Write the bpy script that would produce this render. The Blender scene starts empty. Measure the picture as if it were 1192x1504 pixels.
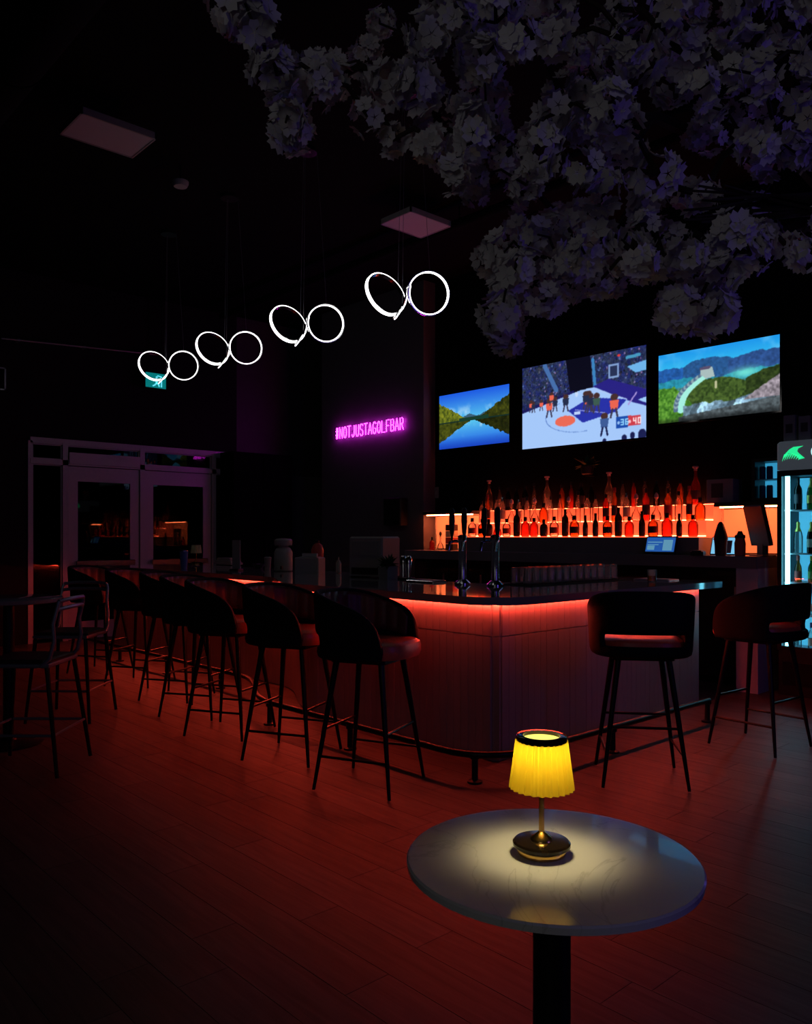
import bpy, bmesh, math, random
import numpy as np
from mathutils import Vector, Matrix
random.seed(7)
R = math.radians
pi = math.pi
scene = bpy.context.scene
COL = scene.collection

# ------------------------------------------------------------------ camera, world, lights, exposure
F, CX, HY, EYE = 1190.0, 596.0, 788.0, 1.42          # focal length in pixels of a 1192x1504 frame, centre, horizon row, eye height
CA, SA = 0.7355, 0.6775                              # the camera looks towards (-CA, SA): the room's walls run along x and y
cd = bpy.data.cameras.new('camera')
cam = bpy.data.objects.new('camera', cd); COL.objects.link(cam)
cam.location = (0, 0, EYE); cam.rotation_euler = (R(90), 0, math.atan2(CA, SA))
cd.sensor_fit = 'HORIZONTAL'; cd.sensor_width = 36; cd.lens = 36 * F / 1192
cd.shift_y = (HY - 752) / 1192; cd.clip_start = 0.05; cd.clip_end = 100
scene.camera = cam

def cw(X, Y):                                        # camera-aligned floor coordinates (right, ahead) to world x, y
    return (SA * X - CA * Y, CA * X + SA * Y)

w = bpy.data.worlds.new('night'); scene.world = w; w.use_nodes = True
w.node_tree.nodes['Background'].inputs[0].default_value = (0.02, 0.03, 0.06, 1)
w.node_tree.nodes['Background'].inputs[1].default_value = 0.1

def lamp(name, kind, loc, energy, color, size=0.1, target=None, size_y=None, spot=None):
    d = bpy.data.lights.new(name, kind); d.energy = energy; d.color = color
    if kind == 'AREA':
        d.size = size
        if size_y: d.shape = 'RECTANGLE'; d.size_y = size_y
    else:
        d.shadow_soft_size = size
    if kind == 'SPOT': d.spot_size = R(spot); d.spot_blend = 0.8
    o = bpy.data.objects.new(name, d); COL.objects.link(o); o.location = loc
    if target is not None:
        o.rotation_euler = (Vector(target) - Vector(loc)).to_track_quat('-Z', 'Y').to_euler()
    return o
# dim house light behind the photographer, violet light out of frame to the right, violet uplight below the blossoms
x, y = cw(-1.2, -2.2); tx, ty = cw(1.0, 4.0)
lamp('house_light', 'AREA', (x, y, 2.6), 4.0, (1.0, 0.98, 1.0), 1.6, (tx, ty, 2.0))
x, y = cw(3.6, 0.6); tx, ty = cw(1.0, 5.0)
lamp('violet_light', 'AREA', (x, y, 1.9), 6.3, (0.21, 0.12, 1.0), 0.9, (tx, ty, 0.6))
x, y = cw(2.6, 3.4)
lamp('violet_uplight', 'AREA', (x, y, 0.9), 2.2, (0.2, 0.12, 1.0), 0.4, (x - 0.3, y - 0.4, 4))

scene.view_settings.view_transform = 'Standard'; scene.view_settings.look = 'None'
scene.view_settings.exposure = 0; scene.view_settings.gamma = 1
scene.view_settings.use_curve_mapping = False
scene.render.film_transparent = False
try:
    scene.cycles.max_bounces = 8; scene.cycles.transparent_max_bounces = 12
    scene.cycles.sample_clamp_indirect = 3.0
except Exception:
    pass

# ------------------------------------------------------------------ pixel helpers: where a point seen in the photograph stands in the room
def ray(px): return (px - CX) / F
def gp(px, py, z):                                   # on the level plane z
    Y = (EYE - z) * F / (py - HY); x, y = cw(ray(px) * Y, Y); return Vector((x, y, z))
def wy(px, py, V):                                   # on the wall plane y = V
    r = ray(px); Y = V / (CA * r + SA); x, y = cw(r * Y, Y); return Vector((x, V, EYE + (HY - py) * Y / F))
def wx(px, py, U):                                   # on the wall plane x = -U
    r = ray(px); Y = U / (CA - SA * r); x, y = cw(r * Y, Y); return Vector((-U, y, EYE + (HY - py) * Y / F))
def cp(px, py, Y):                                   # at the depth Y
    x, y = cw(ray(px) * Y, Y); return Vector((x, y, EYE + (HY - py) * Y / F))

# ------------------------------------------------------------------ materials
M = {}
def mat(name, col, rough=0.5, metal=0.0, emit=None, es=1.0, trans=0.0, spec=0.5, noise=None, coat=0.0, alpha=None, ior=1.45):
    m = bpy.data.materials.new(name); m.use_nodes = True; nt = m.node_tree; b = nt.nodes['Principled BSDF']
    b.inputs['Base Color'].default_value = (*col, 1); b.inputs['Roughness'].default_value = rough
    b.inputs['Metallic'].default_value = metal; b.inputs['Specular IOR Level'].default_value = spec
    b.inputs['Transmission Weight'].default_value = trans; b.inputs['IOR'].default_value = ior
    b.inputs['Coat Weight'].default_value = coat
    if emit: b.inputs['Emission Color'].default_value = (*emit, 1); b.inputs['Emission Strength'].default_value = es
    if noise:                                        # (scale, colour amount, bump)
        tc = nt.nodes.new('ShaderNodeTexCoord'); n = nt.nodes.new('ShaderNodeTexNoise')
        n.inputs['Scale'].default_value = noise[0]; n.inputs['Detail'].default_value = 6
        nt.links.new(tc.outputs['Object'], n.inputs['Vector'])
        mx = nt.nodes.new('ShaderNodeMix'); mx.data_type = 'RGBA'
        k = noise[1]
        mx.inputs['A'].default_value = (*[c * (1 - k) for c in col], 1); mx.inputs['B'].default_value = (*[min(1, c * (1 + k)) for c in col], 1)
        nt.links.new(n.outputs['Fac'], mx.inputs['Factor']); nt.links.new(mx.outputs['Result'], b.inputs['Base Color'])
        if noise[2]:
            bp = nt.nodes.new('ShaderNodeBump'); bp.inputs['Strength'].default_value = noise[2]; bp.inputs['Distance'].default_value = 0.005
            nt.links.new(n.outputs['Fac'], bp.inputs['Height']); nt.links.new(bp.outputs['Normal'], b.inputs['Normal'])
    M[name] = m; return m

mat('ceiling_black', (0.006, 0.006, 0.007), 0.95, spec=0.1, noise=(4, .3, .2))
mat('wall_black', (0.006, 0.006, 0.007), 0.9, spec=0.1, noise=(6, .2, .1))
mat('wall_grey', (0.13, 0.12, 0.135), 0.8, noise=(8, .12, .15))
mat('wall_dark', (0.013, 0.011, 0.013), 0.8, spec=0.2, noise=(6, .2, .15))
mat('wall_side_glow_lift', (0.06, 0.05, 0.06), 0.6, noise=(6, .2, .15))  # neon glow helped by colour: paler than wall_dark so the pink shows
mat('splash', (0.75, 0.68, 0.6), 0.5, noise=(9, .06, .05))
mat('alu', (0.45, 0.43, 0.46), 0.45, 0.1, noise=(30, .08, .05))
mat('white_panel', (0.55, 0.54, 0.56), 0.6, noise=(12, .06, .05))
mat('black_metal', (0.012, 0.012, 0.013), 0.35, 0.4, noise=(40, .2, .05))
mat('black_matte', (0.004, 0.004, 0.005), 0.95, spec=0.05, noise=(40, .2, .05))
mat('black_plastic', (0.010, 0.010, 0.011), 0.45, noise=(40, .2, .05))
mat('black_gloss', (0.006, 0.006, 0.008), 0.08, noise=(10, .2, 0))
mat('shell_fabric', (0.008, 0.008, 0.009), 0.75, spec=0.25, noise=(120, .3, .3))
mat('leather_seat', (0.85, 0.15, 0.08), 0.38, noise=(60, .15, .15))
mat('leather', (0.16, 0.045, 0.04), 0.42, noise=(60, .2, .2))
mat('chrome', (0.7, 0.7, 0.72), 0.15, 1.0, noise=(20, .05, .02))
mat('grey_metal', (0.30, 0.33, 0.36), 0.4, 0.6, noise=(30, .1, .05))
mat('wood_dark', (0.035, 0.022, 0.016), 0.5, noise=(20, .4, .2))
mat('quartz', (0.30, 0.30, 0.31), 0.06, noise=(3, .12, 0), coat=0.6)
mat('quartz_grey', (0.20, 0.20, 0.21), 0.3, noise=(5, .12, .02))
mat('tile', (0.35, 0.33, 0.35), 0.38, noise=(15, .08, .08))
mat('grout', (0.30, 0.28, 0.29), 0.9, noise=(30, .2, .2))
mat('brass', (0.72, 0.45, 0.13), 0.25, 1.0, noise=(40, .08, .02))
mat('lamp_black', (0.02, 0.012, 0.008), 0.12, 0.3, noise=(20, .2, 0))
mat('bark', (0.03, 0.02, 0.016), 0.9, noise=(25, .4, .5))
mat('leaf', (0.03, 0.07, 0.025), 0.6, noise=(15, .4, .2))
mat('paper_grey', (0.28, 0.28, 0.27), 0.7, noise=(15, .1, .1))
mat('white_plastic', (0.34, 0.33, 0.32), 0.5, noise=(15, .06, .05))
mat('red_plastic', (0.45, 0.06, 0.05), 0.5, noise=(15, .1, .05))
mat('blue_plastic', (0.05, 0.12, 0.35), 0.4, noise=(15, .1, .05))
mat('rubber', (0.008, 0.008, 0.008), 0.9, noise=(40, .2, .3))
mat('ring_light', (0.9, 0.9, 0.9), 0.5, emit=(1.0, 1.0, 0.97), es=3.2)
mat('red_led', (0.5, 0.1, 0.05), 0.5, emit=(1.0, 0.058, 0.028), es=76.0)
mat('niche_led', (0.5, 0.2, 0.1), 0.5, emit=(1.0, 0.17, 0.055), es=60.0)
mat('riser_glow', (0.5, 0.15, 0.1), 0.4, emit=(1.0, 0.10, 0.032), es=1.15)
mat('riser_led', (0.5, 0.15, 0.1), 0.4, emit=(1.0, 0.12, 0.045), es=36.0)
mat('niche_glow', (0.5, 0.2, 0.1), 0.4, emit=(1.0, 0.17, 0.05), es=1.0)
mat('neon_pink', (0.5, 0.1, 0.5), 0.5, emit=(1.0, 0.03, 1.0), es=13.0)
mat('fridge_glow', (0.5, 0.7, 0.8), 0.5, emit=(0.05, 0.42, 0.72), es=0.75)
mat('fridge_led', (0.5, 0.7, 0.8), 0.5, emit=(0.20, 0.78, 1.0), es=6.5)
mat('exit_green', (0.02, 0.3, 0.28), 0.5, emit=(0.0, 0.17, 0.17), es=1.0)
mat('exit_white', (0.5, 0.8, 0.8), 0.5, emit=(0.12, 0.75, 0.9), es=1.0)
mat('logo_green', (0.05, 0.8, 0.3), 0.5, emit=(0.02, 0.85, 0.30), es=1.0)
mat('logo_white', (0.8, 0.9, 0.9), 0.5, emit=(0.45, 0.75, 0.8), es=1.0)
mat('header_panel', (0.10, 0.11, 0.12), 0.5, emit=(0.028, 0.034, 0.042), es=1.0)
mat('bulb_glow', (1, 0.9, 0.4), 0.5, emit=(1.0, 0.86, 0.16), es=1.3)
mat('pos_blue', (0.02, 0.08, 0.3), 0.3, emit=(0.015, 0.09, 0.36), es=1.0)
mat('pos_text', (0.2, 0.4, 0.5), 0.3, emit=(0.10, 0.28, 0.42), es=1.0)
mat('tablet_blue', (0.2, 0.5, 0.7), 0.3, emit=(0.18, 0.55, 0.85), es=1.0)
mat('troffer', (0.58, 0.58, 0.59), 0.6, noise=(20, .05, .05))
mat('lamp_ivory', (0.62, 0.60, 0.30), 0.6, noise=(20, .05, .05))
mat('label_cream', (0.55, 0.50, 0.40), 0.6, noise=(50, .15, 0))
mat('label_dark', (0.05, 0.04, 0.05), 0.6, noise=(50, .3, 0))
mat('label_red', (0.40, 0.05, 0.04), 0.6, noise=(50, .2, 0))
mat('label_green', (0.25, 0.45, 0.12), 0.6, noise=(50, .2, 0))
mat('cap_pink', (0.62, 0.42, 0.42), 0.5, noise=(50, .1, 0))
mat('foil_gold', (0.75, 0.55, 0.12), 0.35, 0.6, noise=(60, .1, .1))

def glass_mat(name, col, dens=0.5, rough=0.05):
    """thin bottle glass: tinted see-through with a clear reflection"""
    m = bpy.data.materials.new(name); m.use_nodes = True; nt = m.node_tree; nt.nodes.clear()
    out = nt.nodes.new('ShaderNodeOutputMaterial'); g = nt.nodes.new('ShaderNodeBsdfGlossy'); t = nt.nodes.new('ShaderNodeBsdfTransparent')
    d = nt.nodes.new('ShaderNodeBsdfDiffuse'); mx = nt.nodes.new('ShaderNodeMixShader'); mx2 = nt.nodes.new('ShaderNodeMixShader'); f = nt.nodes.new('ShaderNodeLayerWeight')
    tl_ = nt.nodes.new('ShaderNodeBsdfTranslucent'); tl_.inputs['Color'].default_value = (*[min(1, c * .9) for c in col], 1)
    g.inputs['Roughness'].default_value = rough; t.inputs['Color'].default_value = (*col, 1); d.inputs['Color'].default_value = (*[c * .5 for c in col], 1)
    f.inputs['Blend'].default_value = 0.28
    mx2.inputs[0].default_value = dens
    nt.links.new(t.outputs[0], mx2.inputs[1]); nt.links.new(tl_.outputs[0], mx2.inputs[2])
    nt.links.new(f.outputs['Fresnel'], mx.inputs[0]); nt.links.new(mx2.outputs[0], mx.inputs[1]); nt.links.new(g.outputs[0], mx.inputs[2])
    nt.links.new(mx.outputs[0], out.inputs[0]); M[name] = m; return m
glass_mat('glass_clear', (0.92, 0.90, 0.88), 0.16)
glass_mat('glass_amber', (0.90, 0.45, 0.16), 0.30)
glass_mat('glass_red', (0.85, 0.22, 0.16), 0.32)
glass_mat('glass_dark', (0.07, 0.07, 0.05), 0.5)
glass_mat('glass_green', (0.14, 0.32, 0.10), 0.3)
glass_mat('glass_pane', (0.10, 0.11, 0.12), 0.02, 0.02)
glass_mat('glass_door', (0.92, 0.97, 0.98), 0.0, 0.02)

def petal_mat():
    m = bpy.data.materials.new('petal'); m.use_nodes = True; nt = m.node_tree; b = nt.nodes['Principled BSDF']
    oi = nt.nodes.new('ShaderNodeObjectInfo'); rp = nt.nodes.new('ShaderNodeValToRGB')
    rp.color_ramp.elements[0].color = (0.60, 0.56, 0.62, 1); rp.color_ramp.elements[1].color = (0.80, 0.77, 0.79, 1)
    nt.links.new(oi.outputs['Random'], rp.inputs[0]); nt.links.new(rp.outputs[0], b.inputs['Base Color'])
    b.inputs['Roughness'].default_value = 0.8; b.inputs['Specular IOR Level'].default_value = 0.1
    M['petal'] = m
petal_mat()
def shade_mat():
    m = bpy.data.materials.new('pleated_shade'); m.use_nodes = True; nt = m.node_tree; nt.nodes.clear()
    out = nt.nodes.new('ShaderNodeOutputMaterial'); t = nt.nodes.new('ShaderNodeBsdfTranslucent'); d = nt.nodes.new('ShaderNodeBsdfDiffuse')
    mx = nt.nodes.new('ShaderNodeMixShader'); mx.inputs[0].default_value = 0.6
    t.inputs['Color'].default_value = (0.50, 0.35, 0.014, 1); d.inputs['Color'].default_value = (0.48, 0.35, 0.05, 1)
    nt.links.new(t.outputs[0], mx.inputs[1]); nt.links.new(d.outputs[0], mx.inputs[2]); nt.links.new(mx.outputs[0], out.inputs[0])
    M['pleated_shade'] = m
shade_mat()
def plank_mat(name, island):
    m = bpy.data.materials.new(name); m.use_nodes = True; nt = m.node_tree; b = nt.nodes['Principled BSDF']
    geo = nt.nodes.new('ShaderNodeNewGeometry'); oi = nt.nodes.new('ShaderNodeObjectInfo'); tc = nt.nodes.new('ShaderNodeTexCoord')
    mp = nt.nodes.new('ShaderNodeMapping'); mp.inputs['Scale'].default_value = (1.2, 14, 1)
    n = nt.nodes.new('ShaderNodeTexNoise'); n.inputs['Scale'].default_value = 2.2; n.inputs['Detail'].default_value = 7; n.inputs['Distortion'].default_value = 0.6
    nt.links.new(geo.outputs['Position'], mp.inputs['Vector']); nt.links.new(mp.outputs[0], n.inputs['Vector'])
    rp = nt.nodes.new('ShaderNodeValToRGB'); rp.color_ramp.elements[0].position = .3; rp.color_ramp.elements[1].position = .75
    rp.color_ramp.elements[0].color = (0.052, 0.042, 0.038, 1); rp.color_ramp.elements[1].color = (0.108, 0.090, 0.082, 1)
    nt.links.new(n.outputs['Fac'], rp.inputs[0])
    mul = nt.nodes.new('ShaderNodeMapRange'); mul.inputs[3].default_value = 0.78; mul.inputs[4].default_value = 1.2
    nt.links.new(geo.outputs['Random Per Island'] if island else oi.outputs['Random'], mul.inputs[0])
    mx = nt.nodes.new('ShaderNodeVectorMath'); mx.operation = 'SCALE'
    nt.links.new(rp.outputs[0], mx.inputs[0]); nt.links.new(mul.outputs[0], mx.inputs['Scale']); nt.links.new(mx.outputs[0], b.inputs['Base Color'])
    b.inputs['Roughness'].default_value = 0.5; b.inputs['Specular IOR Level'].default_value = 0.4
    bp = nt.nodes.new('ShaderNodeBump'); bp.inputs['Strength'].default_value = 0.25; bp.inputs['Distance'].default_value = 0.004
    nt.links.new(n.outputs['Fac'], bp.inputs['Height']); nt.links.new(bp.outputs[0], b.inputs['Normal'])
    M[name] = m
plank_mat('plank', False); plank_mat('plank_far', True)
def table_mat():
    m = mat('tabletop_stone', (0.84, 0.83, 0.82), 0.14, coat=0.4); nt = m.node_tree; b = nt.nodes['Principled BSDF']
    tc = nt.nodes.new('ShaderNodeTexCoord'); n = nt.nodes.new('ShaderNodeTexNoise'); n.inputs['Scale'].default_value = 1.6; n.inputs['Detail'].default_value = 9; n.inputs['Distortion'].default_value = 2.2
    nt.links.new(tc.outputs['Object'], n.inputs['Vector']); rp = nt.nodes.new('ShaderNodeValToRGB'); e = rp.color_ramp.elements
    e[0].position = .492; e[0].color = (0.84, 0.83, 0.82, 1); e[1].position = .508; e[1].color = (0.84, 0.83, 0.82, 1)
    k = e.new(.5); k.color = (0.68, 0.67, 0.66, 1)
    nt.links.new(n.outputs['Fac'], rp.inputs[0]); nt.links.new(rp.outputs[0], b.inputs['Base Color'])
table_mat()
def screen_mat(name, strength):
    m = bpy.data.materials.new(name); m.use_nodes = True; nt = m.node_tree; b = nt.nodes['Principled BSDF']
    a = nt.nodes.new('ShaderNodeVertexColor'); a.layer_name = 'picture'
    b.inputs['Base Color'].default_value = (0.01, 0.01, 0.01, 1); b.inputs['Roughness'].default_value = 0.3
    nt.links.new(a.outputs[0], b.inputs['Emission Color']); b.inputs['Emission Strength'].default_value = strength
    M[name] = m
screen_mat('screen_picture', 1.0)

# ------------------------------------------------------------------ mesh helpers
class MB:
    def __init__(s): s.v = []; s.f = []; s.sm = []
    def add(s, vs, fs, smooth=False):
        o = len(s.v); s.v += [tuple(v) for v in vs]; s.f += [tuple(i + o for i in f) for f in fs]; s.sm += [smooth] * len(fs); return s
    def box(s, x0, x1, y0, y1, z0, z1, mtx=None, bev=0.0):
        x0, x1 = min(x0, x1), max(x0, x1); y0, y1 = min(y0, y1), max(y0, y1); z0, z1 = min(z0, z1), max(z0, z1)
        b = min(bev, (x1 - x0) * .45, (y1 - y0) * .45)
        if b > 0:                                    # chamfered vertical edges and top rim
            P = [(x0 + b, y0), (x1 - b, y0), (x1, y0 + b), (x1, y1 - b), (x1 - b, y1), (x0 + b, y1), (x0, y1 - b), (x0, y0 + b)]
            c = ((x0 + x1) / 2, (y0 + y1) / 2)
            Q = [(px + (b * (1 if px < c[0] else -1)) * .7, py + (b * (1 if py < c[1] else -1)) * .7) for px, py in P]
            zb = min(b, (z1 - z0) * .3)
            vs = [(p[0], p[1], z0) for p in P] + [(p[0], p[1], z1 - zb) for p in P] + [(p[0], p[1], z1) for p in Q]
            fs = [tuple(range(7, -1, -1)), tuple(range(16, 24))]
            for k in (0, 8):
                for i in range(8): j = (i + 1) % 8; fs.append((k + i, k + j, k + 8 + j, k + 8 + i))
        else:
            vs = [(x0, y0, z0), (x1, y0, z0), (x1, y1, z0), (x0, y1, z0), (x0, y0, z1), (x1, y0, z1), (x1, y1, z1), (x0, y1, z1)]
            fs = [(3, 2, 1, 0), (4, 5, 6, 7), (0, 1, 5, 4), (1, 2, 6, 5), (2, 3, 7, 6), (3, 0, 4, 7)]
        if mtx is not None: vs = [mtx @ Vector(v) for v in vs]
        return s.add(vs, fs)
    def lathe(s, prof, n=20, c=(0, 0, 0), mtx=None, cap=True):
        vs = []; fs = []
        for r, z in prof:
            for i in range(n): a = 2 * pi * i / n; vs.append((c[0] + r * math.cos(a), c[1] + r * math.sin(a), c[2] + z))
        m = len(prof)
        for k in range(m - 1):
            for i in range(n): j = (i + 1) % n; fs.append((k * n + i, k * n + j, (k + 1) * n + j, (k + 1) * n + i))
        if cap: fs.append(tuple(range(n - 1, -1, -1))); fs.append(tuple((m - 1) * n + i for i in range(n)))
        if mtx is not None: vs = [mtx @ Vector(v) for v in vs]
        return s.add(vs, fs, True)
    def tube(s, pts, r, n=8, closed=False):
        pts = [Vector(p) for p in pts]; m = len(pts); rr = r if isinstance(r, (list, tuple)) else [r] * m
        vs = []; fs = []; up = None
        for i, p in enumerate(pts):
            a = pts[(i - 1) % m] if (i > 0 or closed) else p; b = pts[(i + 1) % m] if (i < m - 1 or closed) else p
            t = (b - a)
            if t.length < 1e-9: t = Vector((0, 0, 1))
            t.normalize()
            if up is None:
                up = Vector((0, 0, 1)) if abs(t.z) < .9 else Vector((1, 0, 0))
            e1 = (up - t * up.dot(t))
            if e1.length < 1e-6: e1 = t.orthogonal()
            e1.normalize(); e2 = t.cross(e1); up = e1
            for k in range(n): an = 2 * pi * k / n; vs.append(p + e1 * (rr[i] * math.cos(an)) + e2 * (rr[i] * math.sin(an)))
        for i in range(m if closed else m - 1):
            j = (i + 1) % m
            for k in range(n): l = (k + 1) % n; fs.append((i * n + k, i * n + l, j * n + l, j * n + k))
        if not closed: fs.append(tuple(range(n - 1, -1, -1))); fs.append(tuple((m - 1) * n + k for k in range(n)))
        return s.add(vs, fs, True)
    def prism(s, poly, z0, z1):                      # polygon in x, y
        n = len(poly); vs = [(p[0], p[1], z0) for p in poly] + [(p[0], p[1], z1) for p in poly]
        fs = [tuple(range(n - 1, -1, -1)), tuple(range(n, 2 * n))] + [(i, (i + 1) % n, n + (i + 1) % n, n + i) for i in range(n)]
        return s.add(vs, fs)
    def mesh(s, name, m):
        me = bpy.data.meshes.new(name); me.from_pydata(s.v, [], s.f); me.update()
        me.polygons.foreach_set('use_smooth', s.sm)
        if any(s.sm): me.set_sharp_from_angle(angle=R(40))
        if m: me.materials.append(M[m])
        return me
    def build(s, name, m, parent=None, loc=None):
        o = bpy.data.objects.new(name, s.mesh(name, m)); COL.objects.link(o)
        if parent is not None: o.parent = parent
        if loc is not None: o.location = loc
        return o
def tag(o, label, cat, group=None, kind=None):
    o['label'] = label; o['category'] = cat
    if group: o['group'] = group
    if kind: o['kind'] = kind
    return o
def empty(name, loc, rz=0.0, label=None, cat=None, group=None):
    o = bpy.data.objects.new(name, None); COL.objects.link(o); o.location = loc; o.rotation_euler = (0, 0, rz); o.empty_display_size = .1
    if label: tag(o, label, cat, group)
    return o
def struct(o, label=None, cat=None):
    o['kind'] = 'structure'
    if label: o['label'] = label
    if cat: o['category'] = cat
    return o
def copy_tree(o, parent=None):
    c = o.copy(); COL.objects.link(c)
    if parent is not None: c.parent = parent
    for ch in list(o.children): copy_tree(ch, c)
    return c
def bake(o):                                         # apply the object's modifiers into its mesh
    dg = bpy.context.evaluated_depsgraph_get(); me = bpy.data.meshes.new_from_object(o.evaluated_get(dg)); o.modifiers.clear(); o.data = me; return o
ORD = ['first', 'second', 'third', 'fourth', 'fifth', 'sixth', 'seventh', 'eighth', 'ninth', 'tenth', 'eleventh', 'twelfth', 'thirteenth', 'fourteenth', 'fifteenth',
       'sixteenth', 'seventeenth', 'eighteenth', 'nineteenth', 'twentieth', 'twenty-first', 'twenty-second', 'twenty-third', 'twenty-fourth', 'twenty-fifth', 'twenty-sixth']

# ------------------------------------------------------------------ room shell
XW, YW, XR, YF, ZC = -11.25, 7.84, 4.2, -4.2, 4.9
struct(MB().box(XW - .2, XR + .2, YF - .2, 9.0, -0.2, -0.012).build('floor', 'wood_dark'), 'dark wooden plank floor of the bar room', 'floor')
struct(MB().box(XW - .2, XR + .2, YF - .2, 9.0, ZC, ZC + .2).build('ceiling', 'ceiling_black'), 'black open ceiling high above the bar', 'ceiling')
struct(MB().box(-10.22, XR + .2, YW, YW + .2, 0, ZC).build('wall_back', 'wall_black'), 'black wall carrying the three televisions', 'wall')
struct(MB().box(XW, -10.22, 8.6, 8.8, 0, ZC).build('wall_recess', 'wall_dark'), 'dark recessed wall left of the grey column', 'wall')
struct(MB().box(XR, XR + .2, YF, YW, 0, ZC).build('wall_right', 'wall_black'), 'dark wall right of the frame', 'wall')
struct(MB().box(XW, XR, YF - .2, YF, 0, ZC).build('wall_front', 'wall_black'), 'dark wall behind the photographer', 'wall')
struct(MB().box(-10.22, -7.92, 7.62, 8.8, 0, ZC, bev=.004).build('column_wall', 'wall_grey'), 'wide grey column wall with the pink neon sign', 'wall')

# floor planks along x: the nearest in view are single boards
PL, PW = 1.22, 0.18
pm = MB().box(-PL / 2 + .0006, PL / 2 - .0006, -PW / 2 + .0006, PW / 2 - .0006, -.012, 0, bev=.001).mesh('plank', 'plank')
fl = bpy.data.objects['floor']; near = []; far = MB()
row = 0; yy = YF
rr = random.Random(3)
while yy < 8.9:
    off = rr.random() * PL; xx = XW - off
    while xx < XR:
        c = Vector((xx + PL / 2, yy + PW / 2, 0)); Y = -CA * c.x + SA * c.y; X = SA * c.x + CA * c.y
        vis = Y > 2.0 and abs(X) < Y * .5 + .5
        near.append((Y if vis else 99 + abs(Y), c)); xx += PL
    yy += PW
near.sort(key=lambda t: t[0])
for i, (Y, c) in enumerate(near):
    if i < 290 and Y < 50 and c.x - PL / 2 > XW and c.x + PL / 2 < XR:
        o = bpy.data.objects.new('plank', pm); COL.objects.link(o); o.parent = fl; o.location = c
    else:
        a, b = max(c.x - PL / 2, XW) + .0012, min(c.x + PL / 2, XR) - .0012
        if b - a > .02: far.box(a, b, c.y - PW / 2 + .0012, min(c.y + PW / 2, 8.98) - .0012, -.012, 0)
o = far.build('plank_field', 'plank_far', fl); o['kind'] = 'stuff'

# left wall and storefront on the far wall plane x = XW
U = 11.25
def fy(px): return wx(px, HY, U).y
def fz(px, py): return wx(px, py, U).z
y_l, y_r = fy(44), fy(345)                           # storefront from left jamb to right
ztop = fz(150, 655)
o = MB(); o.box(XW - .2, XW, YF, y_l - .02, 0, ZC); o.box(XW - .2, XW, y_l - .02, y_r + .03, ztop + .05, ZC)
struct(MB().box(XW - .2, XW, y_r + .03, 8.8, 0, ZC).build('wall_side', 'wall_side_glow_lift'), 'wall right of the glass doors, coloured paler so the pink neon glow shows', 'wall')
struct(o.build('wall_far', 'wall_dark'), 'dark far wall with the glass entrance doors', 'wall')
o = MB().box(XW, XW + .03, fy(422), 8.6, 0, fz(445, 700)).build('trim_1', 'wall_grey'); struct(o, 'grey wainscot panel right of the tall black cabinet', 'trim')
ym = [fy(95), fy(208), fy(313)]                      # mullions
zm = fz(200, 686)
def frame_box(mb, ya, yb, za, zb, d=.05): mb.box(XW - .12, XW + d - .05, ya, yb, za, zb)
f = MB()
for yv in ym: f.box(XW - .10, XW + .03, yv - .035, yv + .035, 0, ztop)
f.box(XW - .10, XW + .03, y_l, y_r, zm - .035, zm + .035); f.box(XW - .10, XW + .02, y_l, y_r, ztop - .03, ztop + .05)
f.box(XW - .10, XW + .02, y_l - .03, y_l + .03, 0, ztop); f.box(XW - .10, XW + .02, y_r - .03, y_r + .03, 0, ztop)
struct(f.build('trim_2', 'alu'), 'pale aluminium storefront frame around the glass doors', 'frame')
for k, (a, b) in enumerate(((ym[0], ym[1]), (ym[1], ym[2]))):
    a += .045; b -= .045
    e = empty('door_%d' % (k + 1), (XW - .02, (a + b) / 2, 0)); struct(e, ['left', 'right'][k] + ' glass entrance door in a wide pale frame', 'door')
    hw = (b - a) / 2; st = .13
    d = MB(); zt = zm - .045
    d.box(-.025, .025, -hw, -hw + st, .01, zt); d.box(-.025, .025, hw - st, hw, .01, zt); d.box(-.025, .025, -hw + st, hw - st, zt - .2, zt); d.box(-.025, .025, -hw + st, hw - st, .01, .25)
    d.build('door_frame', 'alu', e)
    MB().box(-.006, .006, -hw + st, hw - st, .25, zt - .2).build('pane', 'glass_pane', e)
    h = MB(); h.box(.06, .10, -hw + .08, hw - .08, 1.02, 1.09, bev=.008); h.box(.025, .06, -hw + .08, -hw + .13, 1.03, 1.08); h.box(.025, .06, hw - .13, hw - .08, 1.03, 1.08)
    h.build('push_bar', 'chrome', e)
wins = [(y_l + .03, ym[0] - .035, .05, zm - .035), (y_l + .03, ym[0] - .035, zm + .035, ztop - .03), (ym[0] + .035, ym[1] - .035, zm + .035, ztop - .03),
        (ym[1] + .035, ym[2] - .035, zm + .035, ztop - .03), (ym[2] + .035, y_r - .03, zm + .035, ztop - .03), (ym[2] + .035, y_r - .03, .05, zm - .035)]
wn = ['dark sidelight window left of the doors', 'small transom window above the left sidelight', 'transom window above the left door', 'transom window above the right door', 'small transom window above the right sidelight', 'dark sidelight window right of the doors']
for i, (a, b, c, d) in enumerate(wins):
    e = empty('window_%d' % (i + 1), (XW - .03, (a + b) / 2, c)); struct(e, wn[i], 'window'); h = (b - a) / 2
    MB().box(-.006, .006, -h + .015, h - .015, .015, d - c - .015).build('pane', 'glass_pane', e)
    g = MB(); g.box(-.02, .02, -h, -h + .015, 0, d - c); g.box(-.02, .02, h - .015, h, 0, d - c); g.box(-.02, .02, -h, h, 0, .015); g.box(-.02, .02, -h, h, d - c - .015, d - c)
    g.build('window_frame', 'alu', e)
a, b = ym[0] + .045, ym[1] - .045
o = MB().box(XW + .031, XW + .051, a, b, fz(150, 684), fz(150, 668), bev=.004).build('door_closer_panel', 'white_panel'); tag(o, 'long white panel fixed above the left glass door', 'panel')
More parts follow.
